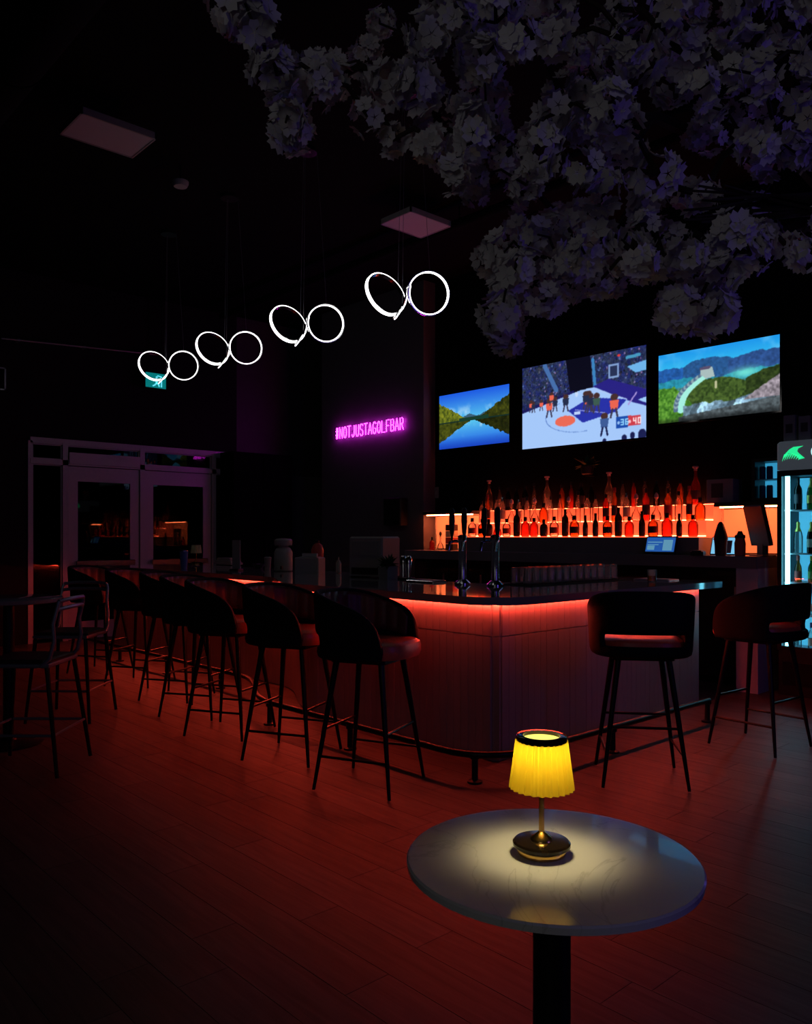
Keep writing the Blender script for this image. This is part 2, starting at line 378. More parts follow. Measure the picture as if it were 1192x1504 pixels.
# dark pavement and street wall outside
struct(MB().box(-16, XW - .2, YF, 9, -.2, -.02).build('pavement', 'wall_dark'), 'dark pavement outside the doors', 'ground')
struct(MB().box(-16.2, -16, YF, 9, -.2, 5).build('street_wall', 'wall_dark'), 'dark wall across the street', 'wall')

# tall black cabinet in the far corner
y0, y1 = fy(322), fy(408)
e = empty('tall_cabinet', (XW + .22, (y0 + y1) / 2, 0), 0, 'tall black cabinet in the far corner right of the glass doors', 'cabinet'); h = (y1 - y0) / 2; H = 2.72
MB().box(-.20, .17, -h, h, 0, H, bev=.005).build('carcass', 'black_matte', e)
for s in (0, 1):
    d = MB().box(.172, .195, -h + .01 + s * h, -.005 + s * h, .08, H - .03, bev=.003).build('door', 'black_matte', e)
    MB().box(.196, .215, (-.05 if s == 0 else .03), (-.03 if s == 0 else .05), 1.0, 1.3).build('handle', 'black_metal', d)

# ------------------------------------------------------------------ bar counter
def bar_path(off=0.0, r=0.03):                       # outline of the front, pushed out by off, with a corner radius r
    P = []; xr, yf = -3.37 + off, 3.87 - off
    for i in range(13): P.append((xr, 6.45 - i * (6.45 - yf - r) / 12))
    for i in range(1, 13): a = i / 12 * pi / 2; P.append((xr - r + r * math.cos(a), yf + r - r * math.sin(a)))
    for i in range(1, 11): P.append((xr - r - i * (5.25 + xr - r) / 10, yf))
    for i in range(1, 13): t = i / 12; s = t * t * (3 - 2 * t); P.append((-5.25 - 1.2 * t, yf + .48 * s))
    for i in range(1, 15): P.append((-6.45 - i * (10.3 - 6.45) / 14, yf + .48))
    return [Vector((p[0], p[1])) for p in P]
BP = bar_path()
def normals(P):
    N = []
    for i in range(len(P)):
        t = (P[min(i + 1, len(P) - 1)] - P[max(i - 1, 0)]).normalized(); N.append(Vector((-t.y, t.x)))
    N[0] = Vector((1, 0)); N[-1] = Vector((0, -1)); return N
BN = normals(BP)
def inner(d):
    out = []
    for i, p in enumerate(BP):
        if i <= 12: out.append(Vector((-3.37 - d, max(p.y, 3.87 + d))))
        elif i <= 24: out.append(Vector((-3.37 - d, 3.87 + d)))
        else: out.append(Vector((min(p.x, -3.37 - d), p.y + d)))
    return out
def strip(mb, A, B, z0, z1):
    n = len(A); vs = [(a.x, a.y, z0) for a in A] + [(b.x, b.y, z0) for b in B] + [(a.x, a.y, z1) for a in A] + [(b.x, b.y, z1) for b in B]; fs = []
    for i in range(n - 1):
        fs += [(i, i + 1, n + i + 1, n + i), (2 * n + i + 1, 2 * n + i, 3 * n + i, 3 * n + i + 1), (i + 1, i, 2 * n + i, 2 * n + i + 1), (n + i, n + i + 1, 3 * n + i + 1, 3 * n + i)]
    fs += [(0, n, 3 * n, 2 * n), (2 * n - 1, n - 1, 3 * n - 1, 4 * n - 1)]
    return mb.add(vs, fs)
def clean(o):
    bm = bmesh.new(); bm.from_mesh(o.data); bmesh.ops.remove_doubles(bm, verts=bm.verts, dist=1e-4); bmesh.ops.recalc_face_normals(bm, faces=bm.faces); bm.to_mesh(o.data); bm.free(); return o
bar = empty('bar_counter', (-3.9, 4.3, 0), 0, 'long bar front clad in pale vertical tiles, glowing red under the counter edge', 'bar counter')
bar_inv = Matrix.Translation((3.9, -4.3, 0))
o = clean(strip(MB(), bar_path(-.001), inner(.45), 0, 0.995).build('bar_body', 'grout', bar)); o.location = (3.9, -4.3, 0)
# tiles one by one along the front
acc = [0.0]
for i in range(1, len(BP)): acc.append(acc[-1] + (BP[i] - BP[i - 1]).length)
def at_len(s):
    for i in range(1, len(BP)):
        if acc[i] >= s:
            t = (s - acc[i - 1]) / (acc[i] - acc[i - 1]); return BP[i - 1].lerp(BP[i], t), BN[i - 1].lerp(BN[i], t).normalized()
    return BP[-1], BN[-1]
pitch = acc[-1] / 148
tl = {}
for nm, z0, z1 in (('lower', .012, .785), ('upper', .791, .985)):
    hw = pitch / 2 - .0011
    tl[nm] = MB().box(-hw, hw, -.0135, 0, z0, z1).mesh('tile', 'tile')
rt = random.Random(11)
for k in range(148):
    p, n = at_len((k + .5) * pitch)
    if -5.2 < p.x: n = Vector((1, 0)) if p.y > 3.91 else Vector((0, -1))
    for nm in ('lower', 'upper'):
        o = bpy.data.objects.new('tile', tl[nm]); COL.objects.link(o); o.parent = bar
        q = p + n * (rt.random() * .0016)
        o.location = (q.x + 3.9, q.y - 4.3, 0); o.rotation_euler = (0, 0, math.atan2(n.y, n.x) + pi / 2)
top = empty('countertop', (-3.9, 4.3, 1.0), 0, 'grey polished stone countertop with a rounded corner running along the bar', 'countertop')
o = clean(strip(MB(), bar_path(.22, .33), inner(.9), 1.0, 1.05).build('stone_slab', 'quartz', top)); o.location = (3.9, -4.3, -1.0)
led = MB()
strip(led, bar_path(.040, .06), bar_path(.030, .05), .9875, .9985)
o = led.build('led_strip', 'red_led', top); o.location = (3.9, -4.3, -1.0); o['label'] = 'red light strip under the counter edge'
# foot rail
RP = []
for i in range(9): RP.append((-3.0, 5.92 - i * (5.92 - 3.75) / 8))
for i in range(1, 9): a = i / 8 * pi / 2; RP.append((-3.36 + .36 * math.cos(a), 3.75 - .36 * math.sin(a)))
for i in range(1, 7): RP.append((-3.36 - i * (5.15 - 3.36) / 6, 3.39))
for i in range(1, 13): t = i / 12; s = t * t * (3 - 2 * t); RP.append((-5.15 - 1.25 * t, 3.39 + .47 * s))
for i in range(1, 9): RP.append((-6.4 - i * (9.9 - 6.4) / 8, 3.86))
rail = empty('foot_rail', (-3.2, 3.5, 0), 0, 'black metal foot rail on short posts along the bar base', 'foot rail')
o = MB().tube([(x + 3.2, y - 3.5, .165) for x, y in RP], .021, 10).build('rail', 'black_metal', rail)
for x, y in ((-3.0, 5.9), (-3.0, 4.61), (-3.17, 3.46), (-4.23, 3.39), (-5.2, 3.39), (-6.75, 3.86), (-7.84, 3.86), (-9.0, 3.86)):
    MB().lathe([(.045, 0), (.045, .012), (.02, .018), (.019, .135), (.028, .14), (.028, .165)], 12).build('post', 'black_metal', rail, (x + 3.2, y - 3.5, 0))

# ------------------------------------------------------------------ bar stools
def sup(th, a, b, n=2.7):
    c, s = math.cos(th), math.sin(th); k = (abs(s / 1) ** n + abs(c) ** n) ** (-1 / n); return (a * k * s, -b * k * c)
def ztop_f(t):
    a = abs(t)
    if a < R(62): return 1.118 - .03 * (a / R(62)) ** 3
    s = min(1, (a - R(62)) / R(68)); return .785 + (1.088 - .11 * s - .785) * math.sqrt(max(0, 1 - s ** 6))
def make_stool():
    root = empty('bar_stool', (0, 0, 0))
    tm = R(130); n = 53; fr = [0, .19, .35, .5, .65, .8, .92, 1]
    vs = []; fs = []
    for i in range(n):
        t = -tm + 2 * tm * i / (n - 1); zt = ztop_f(t)
        for f in fr:
            x, y = sup(t, .268 + .016 * f, .262 + .022 * f); vs.append((x, y, .735 + f * (zt - .735)))
    m = len(fr)
    for i in range(n - 1):
        tmid = -tm + 2 * tm * (i + .5) / (n - 1)
        for k in range(m - 1):
            if k == 1 and abs(tmid) < R(49): continue
            fs.append((i * m + k, (i + 1) * m + k, (i + 1) * m + k + 1, i * m + k + 1))
    o = MB().add(vs, fs, True).build('shell', 'shell_fabric', root)
    sd = o.modifiers.new('s', 'SOLIDIFY'); sd.thickness = .036; sd.offset = 0
    ss = o.modifiers.new('b', 'SUBSURF'); ss.levels = 1; ss.render_levels = 1
    bake(o)
    vs = []; fs = []; n = 113; frs = [.40, .5, .6, .7, .8, .88, .94]
    for i in range(n):
        t = -R(118) + R(236) * i / (n - 1); zt = ztop_f(t); rib = .010 * abs(math.sin(t * 10.5))
        for f in frs:
            x, y = sup(t, .245 + .016 * f - rib, .238 + .022 * f - rib); vs.append((x, y, .735 + f * (zt - .735)))
    m = len(frs)
    for i in range(n - 1):
        for k in range(m - 1): fs.append((i * m + k, i * m + k + 1, (i + 1) * m + k + 1, (i + 1) * m + k))
    o = MB().add(vs, fs, True).build('channel_padding', 'leather', root); o['label'] = 'reddish vertically channelled inner padding'
    sd = o.modifiers.new('s', 'SOLIDIFY'); sd.thickness = .014; sd.offset = -1; bake(o)
    # seat cushion
    vs = []; fs = []; N = 40; rings = [(.62, .742), (.97, .745), (1.0, .765), (1.0, .80), (.975, .822), (.9, .834), (.6, .836), (.25, .832)]
    for s, z in rings:
        for i in range(N):
            x, y = sup(2 * pi * i / N, .238 * s, .252 * s, 3.2); vs.append((x, y + .022, z))
    for k in range(len(rings) - 1):
        for i in range(N): j = (i + 1) % N; fs.append((k * N + i, k * N + j, (k + 1) * N + j, (k + 1) * N + i))
    fs.append(tuple(range(N - 1, -1, -1))); fs.append(tuple((len(rings) - 1) * N + i for i in range(N)))
    o = MB().add(vs, fs, True).build('seat', 'leather_seat', root); o['label'] = 'reddish leather seat cushion'
    MB().box(-.17, .17, -.17, .17, .715, .742, bev=.02).build('seat_base', 'black_metal', root)
    T, B = .14, .235
    def lp(sx, sy, z): k = 1 - z / .72; return Vector((sx * (T + (B - T) * k), sy * (T + (B - T) * k), z))
    for sx in (-1, 1):
        for sy in (-1, 1):
            MB().tube([lp(sx, sy, .725), lp(sx, sy, .4), lp(sx, sy, 0.006)], [.018, .015, .0095], 10).build('leg', 'black_metal', root)
    for sy in (-1, 1): MB().tube([lp(-1, sy, .34), lp(1, sy, .34)], .008, 8).build('stretcher', 'black_metal', root)
    for sx in (-1, 1): MB().tube([lp(sx, -1, .19), lp(sx, 1, .19)], .008, 8).build('stretcher', 'black_metal', root)
    return root
st = make_stool()
SG = 'black tub bar stools along the bar'
spots = [(-3.556, 2.995, -67, 'nearest black tub stool of the row along the long bar front, facing right'),
         (-4.363, 3.02, -63, 'black tub stool second nearest in the row along the long bar front'),
         (-5.19, 3.05, -62, 'black tub stool third nearest in the row along the long bar front'),
         (-5.90, 3.20, -60, 'fourth black tub stool back in the row along the long bar front'),
         (-6.62, 3.36, -58, 'fifth black tub stool back in the row along the long bar front'),
         (-7.5, 3.42, -58, 'sixth black tub stool back in the row along the long bar front'),
         (-8.46, 3.42, -56, 'farthest black tub stool of the row, closest to the glass doors'),
         (-2.57, 4.235, 39, 'black tub stool with its back to the camera, red seat showing through the slot'),
         (-2.42, 5.49, 85, 'rightmost black tub stool, seen from the side before the lit drinks fridge')]
for i, (x, y, a, lb) in enumerate(spots):
    o = st if i == 0 else copy_tree(st)
    o.location = (x, y, 0); o.rotation_euler = (0, 0, R(a)); tag(o, lb, 'bar stool', SG)

# ------------------------------------------------------------------ foreground table and lamp
TZ = .702
c = gp(810, 1258.5, TZ)
tb = empty('round_table', (c.x, c.y, 0), 0, 'round pale stone table on one black column, nearest the camera', 'table')
MB().lathe([(0.0, TZ - .022), (.314, TZ - .022), (.324, TZ - .018), (.326, TZ - .004), (.322, TZ), (0.0, TZ)], 72, cap=False).build('tabletop', 'tabletop_stone', tb)
MB().lathe([(.042, .02), (.042, TZ - .028), (.13, TZ - .026), (.13, TZ - .0222)], 24).build('column', 'black_metal', tb)
MB().lathe([(.25, 0), (.25, .012), (.24, .02), (.06, .03), (.042, .05)], 40).build('base', 'black_metal', tb)
c = gp(795, 1254, TZ)
def table_lamp(loc, label, lit):
    e = empty('table_lamp', loc, 0, label, 'lamp', 'table lamps')
    MB().lathe([(.050, 0), (.054, .003), (.056, .014), (.054, .018)], 40).build('base', 'brass', e)
    MB().lathe([(.062, .018), (.065, .021), (.065, .027), (.061, .031), (.024, .033)], 40).build('base_disc', 'lamp_black', e)
    MB().lathe([(.026, .0325), (.024, .038), (.009, .049), (.0062, .052), (.0058, .235), (.004, .237)], 20).build('stem', 'brass', e)
    vs = []; fs = []; n = 26 * 6; zs = [(.0705, .150), (.0665, .178), (.0625, .206), (.0588, .234), (.0555, .258)]
    for r, z in zs:
        for i in range(n): a = 2 * pi * i / n; q = r + .0036 * math.sin(26 * a + .6 * math.sin(3 * a)); vs.append((q * math.cos(a), q * math.sin(a), z))
    for k in range(len(zs) - 1):
        for i in range(n): j = (i + 1) % n; fs.append((k * n + i, k * n + j, (k + 1) * n + j, (k + 1) * n + i))
    MB().add(vs, fs, True).build('shade', 'pleated_shade' if lit else 'lamp_ivory', e)
    MB().lathe([(.0425, .2555), (.0555, .2555), (.0575, .258), (.0575, .267), (.0555, .2685), (.0425, .2685), (.0425, .2555)], 40, cap=False).build('top_ring', 'lamp_black', e)
    MB().lathe([(.0424, .2575), (.0424, .2605)], 32).build('diffuser', 'bulb_glow' if lit else 'lamp_ivory', e)
    if lit:
        l = lamp('bulb', 'POINT', (0, 0, 0.240), 1.75, (1.0, 0.84, 0.46), .034); l.parent = e
    return e
table_lamp(c, 'lit yellow pleated lamp on a brass stem standing on the round pale table', True)
p = gp(288, 829, 1.05); table_lamp((p.x, p.y, 1.05), 'small unlit ivory lamp at the far end of the bar near the glass doors', False)

# ------------------------------------------------------------------ back bar
XB0, XB1 = -7.9, -3.22
bc = empty('back_counter', (-5.5, 7.5, 0), 0, 'dark grey back bar counter below the glowing bottle tiers', 'counter')
o = MB().box(XB0 + 5.5, XB1 + 5.5, -.25, .33, 1.13, 1.24, bev=.004).build('worktop', 'quartz_grey', bc)
o = MB().box(-3.42 + 5.5, XB1 + 5.5, -.23, .33, 0, 1.13).build('end_panel', 'white_panel', bc)
MB().box(XB0 + 5.5, -3.42 + 5.5, -.05, .33, .08, 1.13).build('carcass', 'black_plastic', bc)
nd = 7; wdt = (XB1 - .2 - XB0) / nd
for k in range(nd):
    x0 = XB0 + 5.5 + k * wdt
    d = MB().box(x0 + .01, x0 + wdt - .01, -.075, -.051, .1, 1.10, bev=.003).build('door', 'black_gloss', bc)
    MB().box(x0 + wdt - .08, x0 + wdt - .05, -.10, -.0755, .7, .95).build('handle', 'chrome', d)
struct(MB().box(-7.9, -3.1, YW - .02, YW, 1.24, 1.73).build('backsplash', 'splash'), 'pale backsplash panel behind the bottles, washed orange', 'wall')
for x0, x1, lb in ((-7.86, -6.97, 'left'), (-3.80, -3.13, 'right')):
    e = empty('light_panel', ((x0 + x1) / 2, YW - .02, 1.25), 0, 'backlit orange panel behind the %s niche of the back bar' % lb, 'light panel', 'backlit panels'); h = (x1 - x0) / 2
    for k in range(3): MB().box(-h + k * 2 * h / 3 + .002, -h + (k + 1) * 2 * h / 3 - .002, -.014, -.004, .01, .44).build('panel', 'niche_glow', e)
    MB().box(-h, h, -.004, 0, 0, .45).build('backing', 'black_plastic', e)
xs0, xs1 = -6.93, -3.83
ri = empty('bottle_riser', (-5.4, 7.5, 1.24), 0, 'stepped display riser glowing red orange under the liquor bottles', 'display riser')
MB().box(xs0 + 5.4, xs1 + 5.4, -.14, .32, 0.0, .17).build('plinth', 'quartz_grey', ri)
for k, (ya, yb, za, zb) in enumerate(((-.14, .32, .17, .18), (.005, .32, .18, .34), (.155, .32, .34, .50))):
    MB().box(xs0 + 5.4, xs1 + 5.4, ya, yb, za, zb).build('glowing_step', 'riser_glow', ri)
for ya, za in ((-.012, .1805), (.138, .3405), (.305, .5005)):
    MB().box(xs0 + 5.4, xs1 + 5.4, ya, ya + .012, za, za + .008).build('led_strip', 'riser_led', ri)
for nm, x0, x1, lb in (('wall_shelf', -7.88, -6.98, 'black wall shelf over the left orange niche'), ('wall_shelf', -3.78, -3.14, 'black wall shelf over the right orange niche')):
    e = empty(nm, ((x0 + x1) / 2, YW - .14, 1.71), 0, lb, 'shelf', 'wall shelves'); h = (x1 - x0) / 2
    MB().box(-h, h, -.14, .12, .0, .04, bev=.003).build('board', 'black_plastic', e)
    MB().box(-h + .04, h - .04, -.10, -.07, -.012, 0).build('led_strip', 'niche_led', e)

# bottles
def bottle_proto(kind, glass, cap, label):
    b = MB()
    if kind == 'spirit': pr = [(.030, 0), (.037, .004), (.038, .02), (.038, .185), (.034, .205), (.016, .235), (.0135, .25), (.0135, .285)]; H = .285; lr = (.0385, .05, .15); cr = .0155
    elif kind == 'slim': pr = [(.024, 0), (.029, .004), (.030, .2), (.026, .225), (.013, .26), (.0125, .32)]; H = .32; lr = (.0305, .06, .16); cr = .0145
    elif kind == 'squat': pr = [(.040, 0), (.048, .006), (.050, .03), (.050, .115), (.043, .14), (.018, .16), (.016, .20)]; H = .20; lr = (.0505, .035, .10); cr = .02
    elif kind == 'wine': pr = [(.03, 0), (.037, .004), (.0375, .19), (.033, .215), (.017, .245), (.0145, .26), (.0145, .30)]; H = .30; lr = (.038, .06, .155); cr = .0155
    elif kind == 'champagne': pr = [(.034, 0), (.043, .004), (.044, .16), (.036, .205), (.018, .25), (.015, .27), (.016, .30)]; H = .30; lr = (.0445, .06, .14); cr = .018
    elif kind == 'magnum': pr = [(.05, 0), (.06, .006), (.062, .03), (.062, .22), (.052, .26), (.026, .32), (.02, .36), (.019, .43)]; H = .43; lr = (.0625, .07, .18); cr = .036
    elif kind == 'decanter': pr = [(.035, 0), (.05, .01), (.055, .04), (.045, .085), (.022, .12), (.013, .15), (.012, .23), (.016, .235)]; H = .235; lr = None; cr = .015
    elif kind == 'beer': pr = [(.026, 0), (.030, .003), (.0305, .12), (.026, .145), (.014, .175), (.0125, .205), (.0135, .225)]; H = .225; lr = (.031, .035, .10); cr = .0145
    elif kind == 'can': pr = [(.024, 0), (.029, .006), (.029, .105), (.025, .118)]; H = .118; lr = None; cr = .0245
    root = b.lathe(pr, 16).build('bottle' if kind != 'can' else 'drink_can', glass)
    if kind == 'can': MB().lathe([(.0245, .118), (.0245, .121), (.02, .1215)], 14).build('lid', 'chrome', root)
    elif kind == 'magnum': MB().lathe([(.022, .425), (.022, .455), (.038, .458), (.038, .475), (.03, .48)], 16).build('cap', cap, root)
    elif kind == 'decanter': MB().lathe([(.009, .225), (.009, .238), (.024, .255), (.022, .285), (.006, .31)], 14).build('stopper', cap, root)
    elif kind == 'champagne': MB().lathe([(.0335, .215), (.019, .25), (.0165, .27), (.0185, .298), (.014, .312)], 16).build('foil', 'foil_gold', root)
    else: MB().lathe([(cr, H - .03), (cr, H + .012), (cr * .9, H + .015)], 14).build('cap', cap, root)
    if lr and label: MB().lathe([(lr[0], lr[1]), (lr[0], lr[2])], 18, cap=False).build('label', label, root)
    return root
protos = {}
def put_bottle(kind, glass, cap, label, loc, rz, s, text, cat, group):
    key = (kind, glass, cap, label)
    if key in protos: o = copy_tree(protos[key])
    else: o = protos[key] = bottle_proto(*key)
    o.location = loc; o.rotation_euler = (0, 0, rz); o.scale = (s, s, s); tag(o, text, cat, group); return o
CN = {'glass_clear': 'clear', 'glass_amber': 'amber', 'glass_red': 'red', 'glass_dark': 'dark', 'glass_green': 'green'}
KN = {'spirit': 'spirit', 'slim': 'slim', 'squat': 'squat', 'wine': 'straight', 'magnum': 'large', 'decanter': 'stoppered', 'beer': 'small', 'champagne': 'champagne'}
rb = random.Random(21)
def tier(nm, n, y, z, kinds, x0, x1):
    for i in range(n):
        x = x0 + (x1 - x0) * (i + .5) / n + rb.uniform(-.012, .012)
        k, g, cpn, lb = rb.choice(kinds)
        put_bottle(k, g, cpn, lb, (x, y + rb.uniform(-.008, .008), z + .0005), rb.random() * 6, rb.uniform(.9, 1.1) if k != 'decanter' else .95,
                   '%s %s liquor bottle, %s from the left on the %s glowing tier' % (CN[g], KN[k], ORD[i], nm), 'bottle', 'liquor bottles on the %s tier' % nm)
short = [('squat', 'glass_dark', 'black_plastic', 'label_dark'), ('squat', 'glass_red', 'black_plastic', None), ('beer', 'glass_dark', 'black_plastic', 'label_dark'), ('squat', 'glass_amber', 'wood_dark', 'label_dark'),
         ('spirit', 'glass_dark', 'black_plastic', 'label_dark'), ('squat', 'glass_clear', 'black_plastic', 'label_red'), ('decanter', 'glass_red', 'wood_dark', None)]
mid = [('spirit', 'glass_clear', 'black_plastic', None), ('spirit', 'glass_amber', 'wood_dark', 'label_red'), ('slim', 'glass_clear', 'black_plastic', None), ('wine', 'glass_red', 'black_plastic', 'label_dark'),
       ('squat', 'glass_amber', 'wood_dark', None), ('decanter', 'glass_clear', 'cap_pink', None), ('slim', 'glass_amber', 'red_plastic', 'label_dark'), ('spirit', 'glass_clear', 'chrome', 'label_cream')]
high = [('wine', 'glass_dark', 'black_plastic', None), ('slim', 'glass_red', 'black_plastic', None), ('spirit', 'glass_dark', 'wood_dark', 'label_dark'), ('slim', 'glass_clear', 'black_plastic', None), ('spirit', 'glass_amber', 'black_plastic', None)]
tier('lowest', 22, 7.418, 1.42, short, xs0 + .03, xs1 - .03)
tier('middle', 25, 7.58, 1.58, mid, xs0 + .03, xs1 - .03)
mags = [(718, 'first'), (803, 'second'), (894, 'third'), (1021, 'fourth')]
xm = [wy(px, 720, 7.735).x for px, _ in mags]
n = 22
for i in range(n):
    x = xs0 + .06 + (xs1 - xs0 - .12) * (i + .5) / n
    if min(abs(x - q) for q in xm) < .115: continue
    k, g, cpn, lb = rb.choice(high)
    put_bottle(k, g, cpn, lb, (x, 7.735, 1.7405), rb.random() * 6, rb.uniform(.85, 1.0), '%s %s bottle at place %s from the left on the top tier' % (CN[g], KN[k], ORD[i]), 'bottle', 'liquor bottles on the top tier')
for (px, od), q in zip(mags, xm):
    put_bottle('magnum', 'glass_clear' if od != 'fourth' else 'glass_red', 'cap_pink', None if od != 'fourth' else 'label_dark', (q, 7.735, 1.7405), 0, .82, 'tall large bottle with a flat pink cap, %s of the four from the left' % od, 'bottle', 'large pink capped bottles')
# things in the niches
for i, (px, k, g) in enumerate(((633, 'squat', 'glass_red'), (645, 'decanter', 'glass_clear'), (694, 'wine', 'glass_dark'))):
    p = wy(px, 800, 7.6); put_bottle(k, g, 'black_plastic', None, (p.x, 7.62, 1.2405), 0, .8, '%s %s bottle standing in the left orange niche' % (CN[g], KN[k]), 'bottle', 'bottles in the left niche')
p = wy(663, 790, 7.66)
e = empty('tin_stack', (p.x, 7.66, 1.24), 0, 'stack of small dark and red tins in the left orange niche', 'tins')
for k, m_ in enumerate(('wood_dark', 'red_plastic', 'label_cream', 'wood_dark')): MB().box(-.07, .07, -.05, .05, k * .085 + .001, k * .085 + .083, bev=.006).build('tin', m_, e)

# register, tablet, decanter on the back counter at right
p = wy(970, 810, 7.31)
e = empty('payment_terminal', (p.x, 7.285, 1.24), 0, 'small payment screen glowing blue on the back counter', 'screen')
T = Matrix.Rotation(R(-18), 4, 'X')
MB().box(-.17, .17, -.012, .012, .012, .19, T, bev=.006).build('housing', 'black_plastic', e)
MB().box(-.155, .155, -.0145, -.0125, .028, .175, T).build('screen', 'pos_blue', e)
g = MB(); g.box(-.14, .02, -.0155, -.0146, .12, .13, T); g.box(-.14, -.02, -.0155, -.0146, .095, .103, T); g.box(-.14, -.06, -.0155, -.0146, .045, .09, T); g.box(.03, .13, -.0155, -.0146, .04, .15, T)
g.build('screen_text', 'pos_text', e)
MB().box(-.08, .08, -.0, .05, 0, .012, bev=.003).build('stand', 'black_plastic', e)
p = wy(1128, 812, 7.35)
e = empty('register_monitor', (p.x - .10, 7.46, 1.24), R(-30), 'black register monitor seen from behind beside the drinks fridge', 'monitor')
T = Matrix.Translation((0, 0, .08)) @ Matrix.Rotation(R(14), 4, 'X')
MB().box(-.14, .14, -.02, .02, .02, .40, T, bev=.01).build('housing', 'black_plastic', e)
MB().box(-.13, .13, .0205, .022, .035, .385, T).build('screen', 'black_gloss', e)
MB().box(-.04, .04, -.03, .03, .01, .14).build('neck', 'black_plastic', e); MB().box(-.10, .10, -.07, .07, 0, .012, bev=.004).build('foot', 'black_plastic', e)
p = wy(1058, 815, 7.30)
e = empty('stoneware_decanter', (p.x, 7.30, 1.24), 0, 'dark cone topped decanter with brown body standing before the right niche', 'decanter')
MB().lathe([(.045, 0), (.052, .01), (.055, .09), (.06, .15)], 20).build('body', 'wood_dark', e)
MB().lathe([(.066, .148), (.062, .18), (.045, .24), (.028, .295), (.012, .318)], 20).build('cone_lid', 'black_plastic', e)
p = wy(1062, 808, 7.40)
e = empty('tablet', (p.x, 7.44, 1.24), R(6), 'bright blue white tablet behind the cone topped decanter', 'tablet')
T = Matrix.Rotation(R(-22), 4, 'X')
MB().box(-.15, .15, -.006, .006, .004, .19, T, bev=.004).build('housing', 'black_plastic', e)
MB().box(-.14, .14, -.0075, -.0062, .014, .18, T).build('screen', 'tablet_blue', e); MB().box(-.05, .05, -.0085, -.0076, .02, .15, T).build('dark_window', 'blue_plastic', e); MB().box(-.05, .05, .0, .08, 0, .006).build('stand', 'black_plastic', e)
p = wy(1086, 814, 7.30)
e = empty('red_jar', (p.x, 7.305, 1.24), 0, 'red lidded jar between the decanter and the black register monitor', 'jar')
MB().lathe([(.042, 0), (.048, .006), (.05, .12), (.042, .15), (.042, .165)], 20).build('jar_body', 'red_plastic', e); MB().lathe([(.046, .165), (.046, .19), (.03, .2), (.016, .23)], 20).build('lid', 'wood_dark', e)
p = wy(1025, 812, 7.28)
e = empty('card_reader', (p.x, 7.28, 1.24), R(15), 'small black card reader left of the cone topped decanter', 'card reader')
MB().box(-.06, .06, -.08, .06, 0, .045, bev=.012).build('housing', 'black_plastic', e)
g = MB()
for a in range(3):
    for b in range(3): g.box(-.04 + a * .03, -.02 + a * .03, -.06 + b * .03, -.04 + b * .03, .0448, .05)
g.build('keypad', 'grey_metal', e)
# on the right shelf: box and mini fridge
p = wy(1062, 735, 7.66)
e = empty('carton', (p.x, 7.70, 1.75), 0, 'dark printed carton on the shelf over the right niche', 'carton')
MB().box(-.15, .12, -.09, .11, 0, .23, bev=.004).build('box', 'paper_grey', e); MB().box(-.10, .02, -.0915, -.0905, .05, .19).build('label', 'label_dark', e)
p0 = wy(1104, 740, 7.58); ww = wy(1141, 700, 7.4).x - .01 - p0.x
e = empty('mini_fridge', (p0.x + ww / 2, 7.70, 1.75), 0, 'mini fridge with a blue lit door and cans, left of the tall fridge', 'fridge'); h = ww / 2; H = .40
g = MB(); g.box(-h, -h + .03, -.13, .12, 0, H); g.box(h - .03, h, -.13, .12, 0, H); g.box(-h + .03, h - .03, -.13, .12, H - .03, H); g.box(-h + .03, h - .03, -.13, .12, 0, .03); g.build('cabinet', 'black_plastic', e)
MB().box(-h + .03, h - .03, .095, .119, .03, H - .03).build('back_light', 'fridge_glow', e); MB().box(-h + .03, h - .03, -.10, .094, .2, .208).build('shelf', 'alu', e)
MB().box(-h + .03, h - .03, -.128, -.124, .03, H - .03).build('pane', 'glass_door', e)
k = 0
for zz, nm in ((.031, 'lower'), (.209, 'upper')):
    for i in range(2):
        put_bottle('can', 'blue_plastic', 'chrome', None, (p0.x + .065 + i * .066, 7.66, 1.75 + zz), 0, 1, 'blue drink can, %s from the left on the %s mini fridge shelf' % (ORD[i], nm), 'can', 'cans in the mini fridge')
# small plant over the middle of the back bar and a switch on the left
p = wy(868, 702, 7.8)
# a dim hanging trailing plant
e = empty('hanging_plant', (p.x, 7.72, 2.12), 0, 'dim green leafy plant on a small wall bracket under the basketball television', 'plant')
MB().lathe([(.05, 0), (.065, .01), (.075, .09), (.068, .09)], 18).build('pot', 'black_plastic', e); MB().box(-.03, .03, .0, .12, -.015, 0).build('bracket', 'black_metal', e)
rp_ = random.Random(5)
def leaf(mb, base, d, L, wd):
    d = Vector(d).normalized(); sd = d.cross(Vector((0, 0, 1))); sd = sd.normalized() if sd.length > .01 else Vector((1, 0, 0)); u = sd.cross(d)
    b = Vector(base); mb.add([b, b + d * L * .35 + sd * wd + u * .01, b + d * L - u * L * .2, b + d * L * .35 - sd * wd + u * .01, b + d * L * .4 - u * .004], [(0, 1, 4), (1, 2, 4), (2, 3, 4), (3, 0, 4)], True)
def leaves(parent, n, z, rad, L):
    for i in range(n):
        a = rp_.random() * 6.28; el = rp_.uniform(-.1, 1.2); m_ = MB(); leaf(m_, (0, 0, 0), (math.cos(a) * math.cos(el), math.sin(a) * math.cos(el) * .6 - .2, math.sin(el)), L * rp_.uniform(.7, 1.2), L * .22)
        m_.build('leaf', 'leaf', parent, (rad * math.cos(a) * .5, rad * math.sin(a) * .5, z))
leaves(e, 26, .09, .05, .15)
p = wy(641, 723, YW)
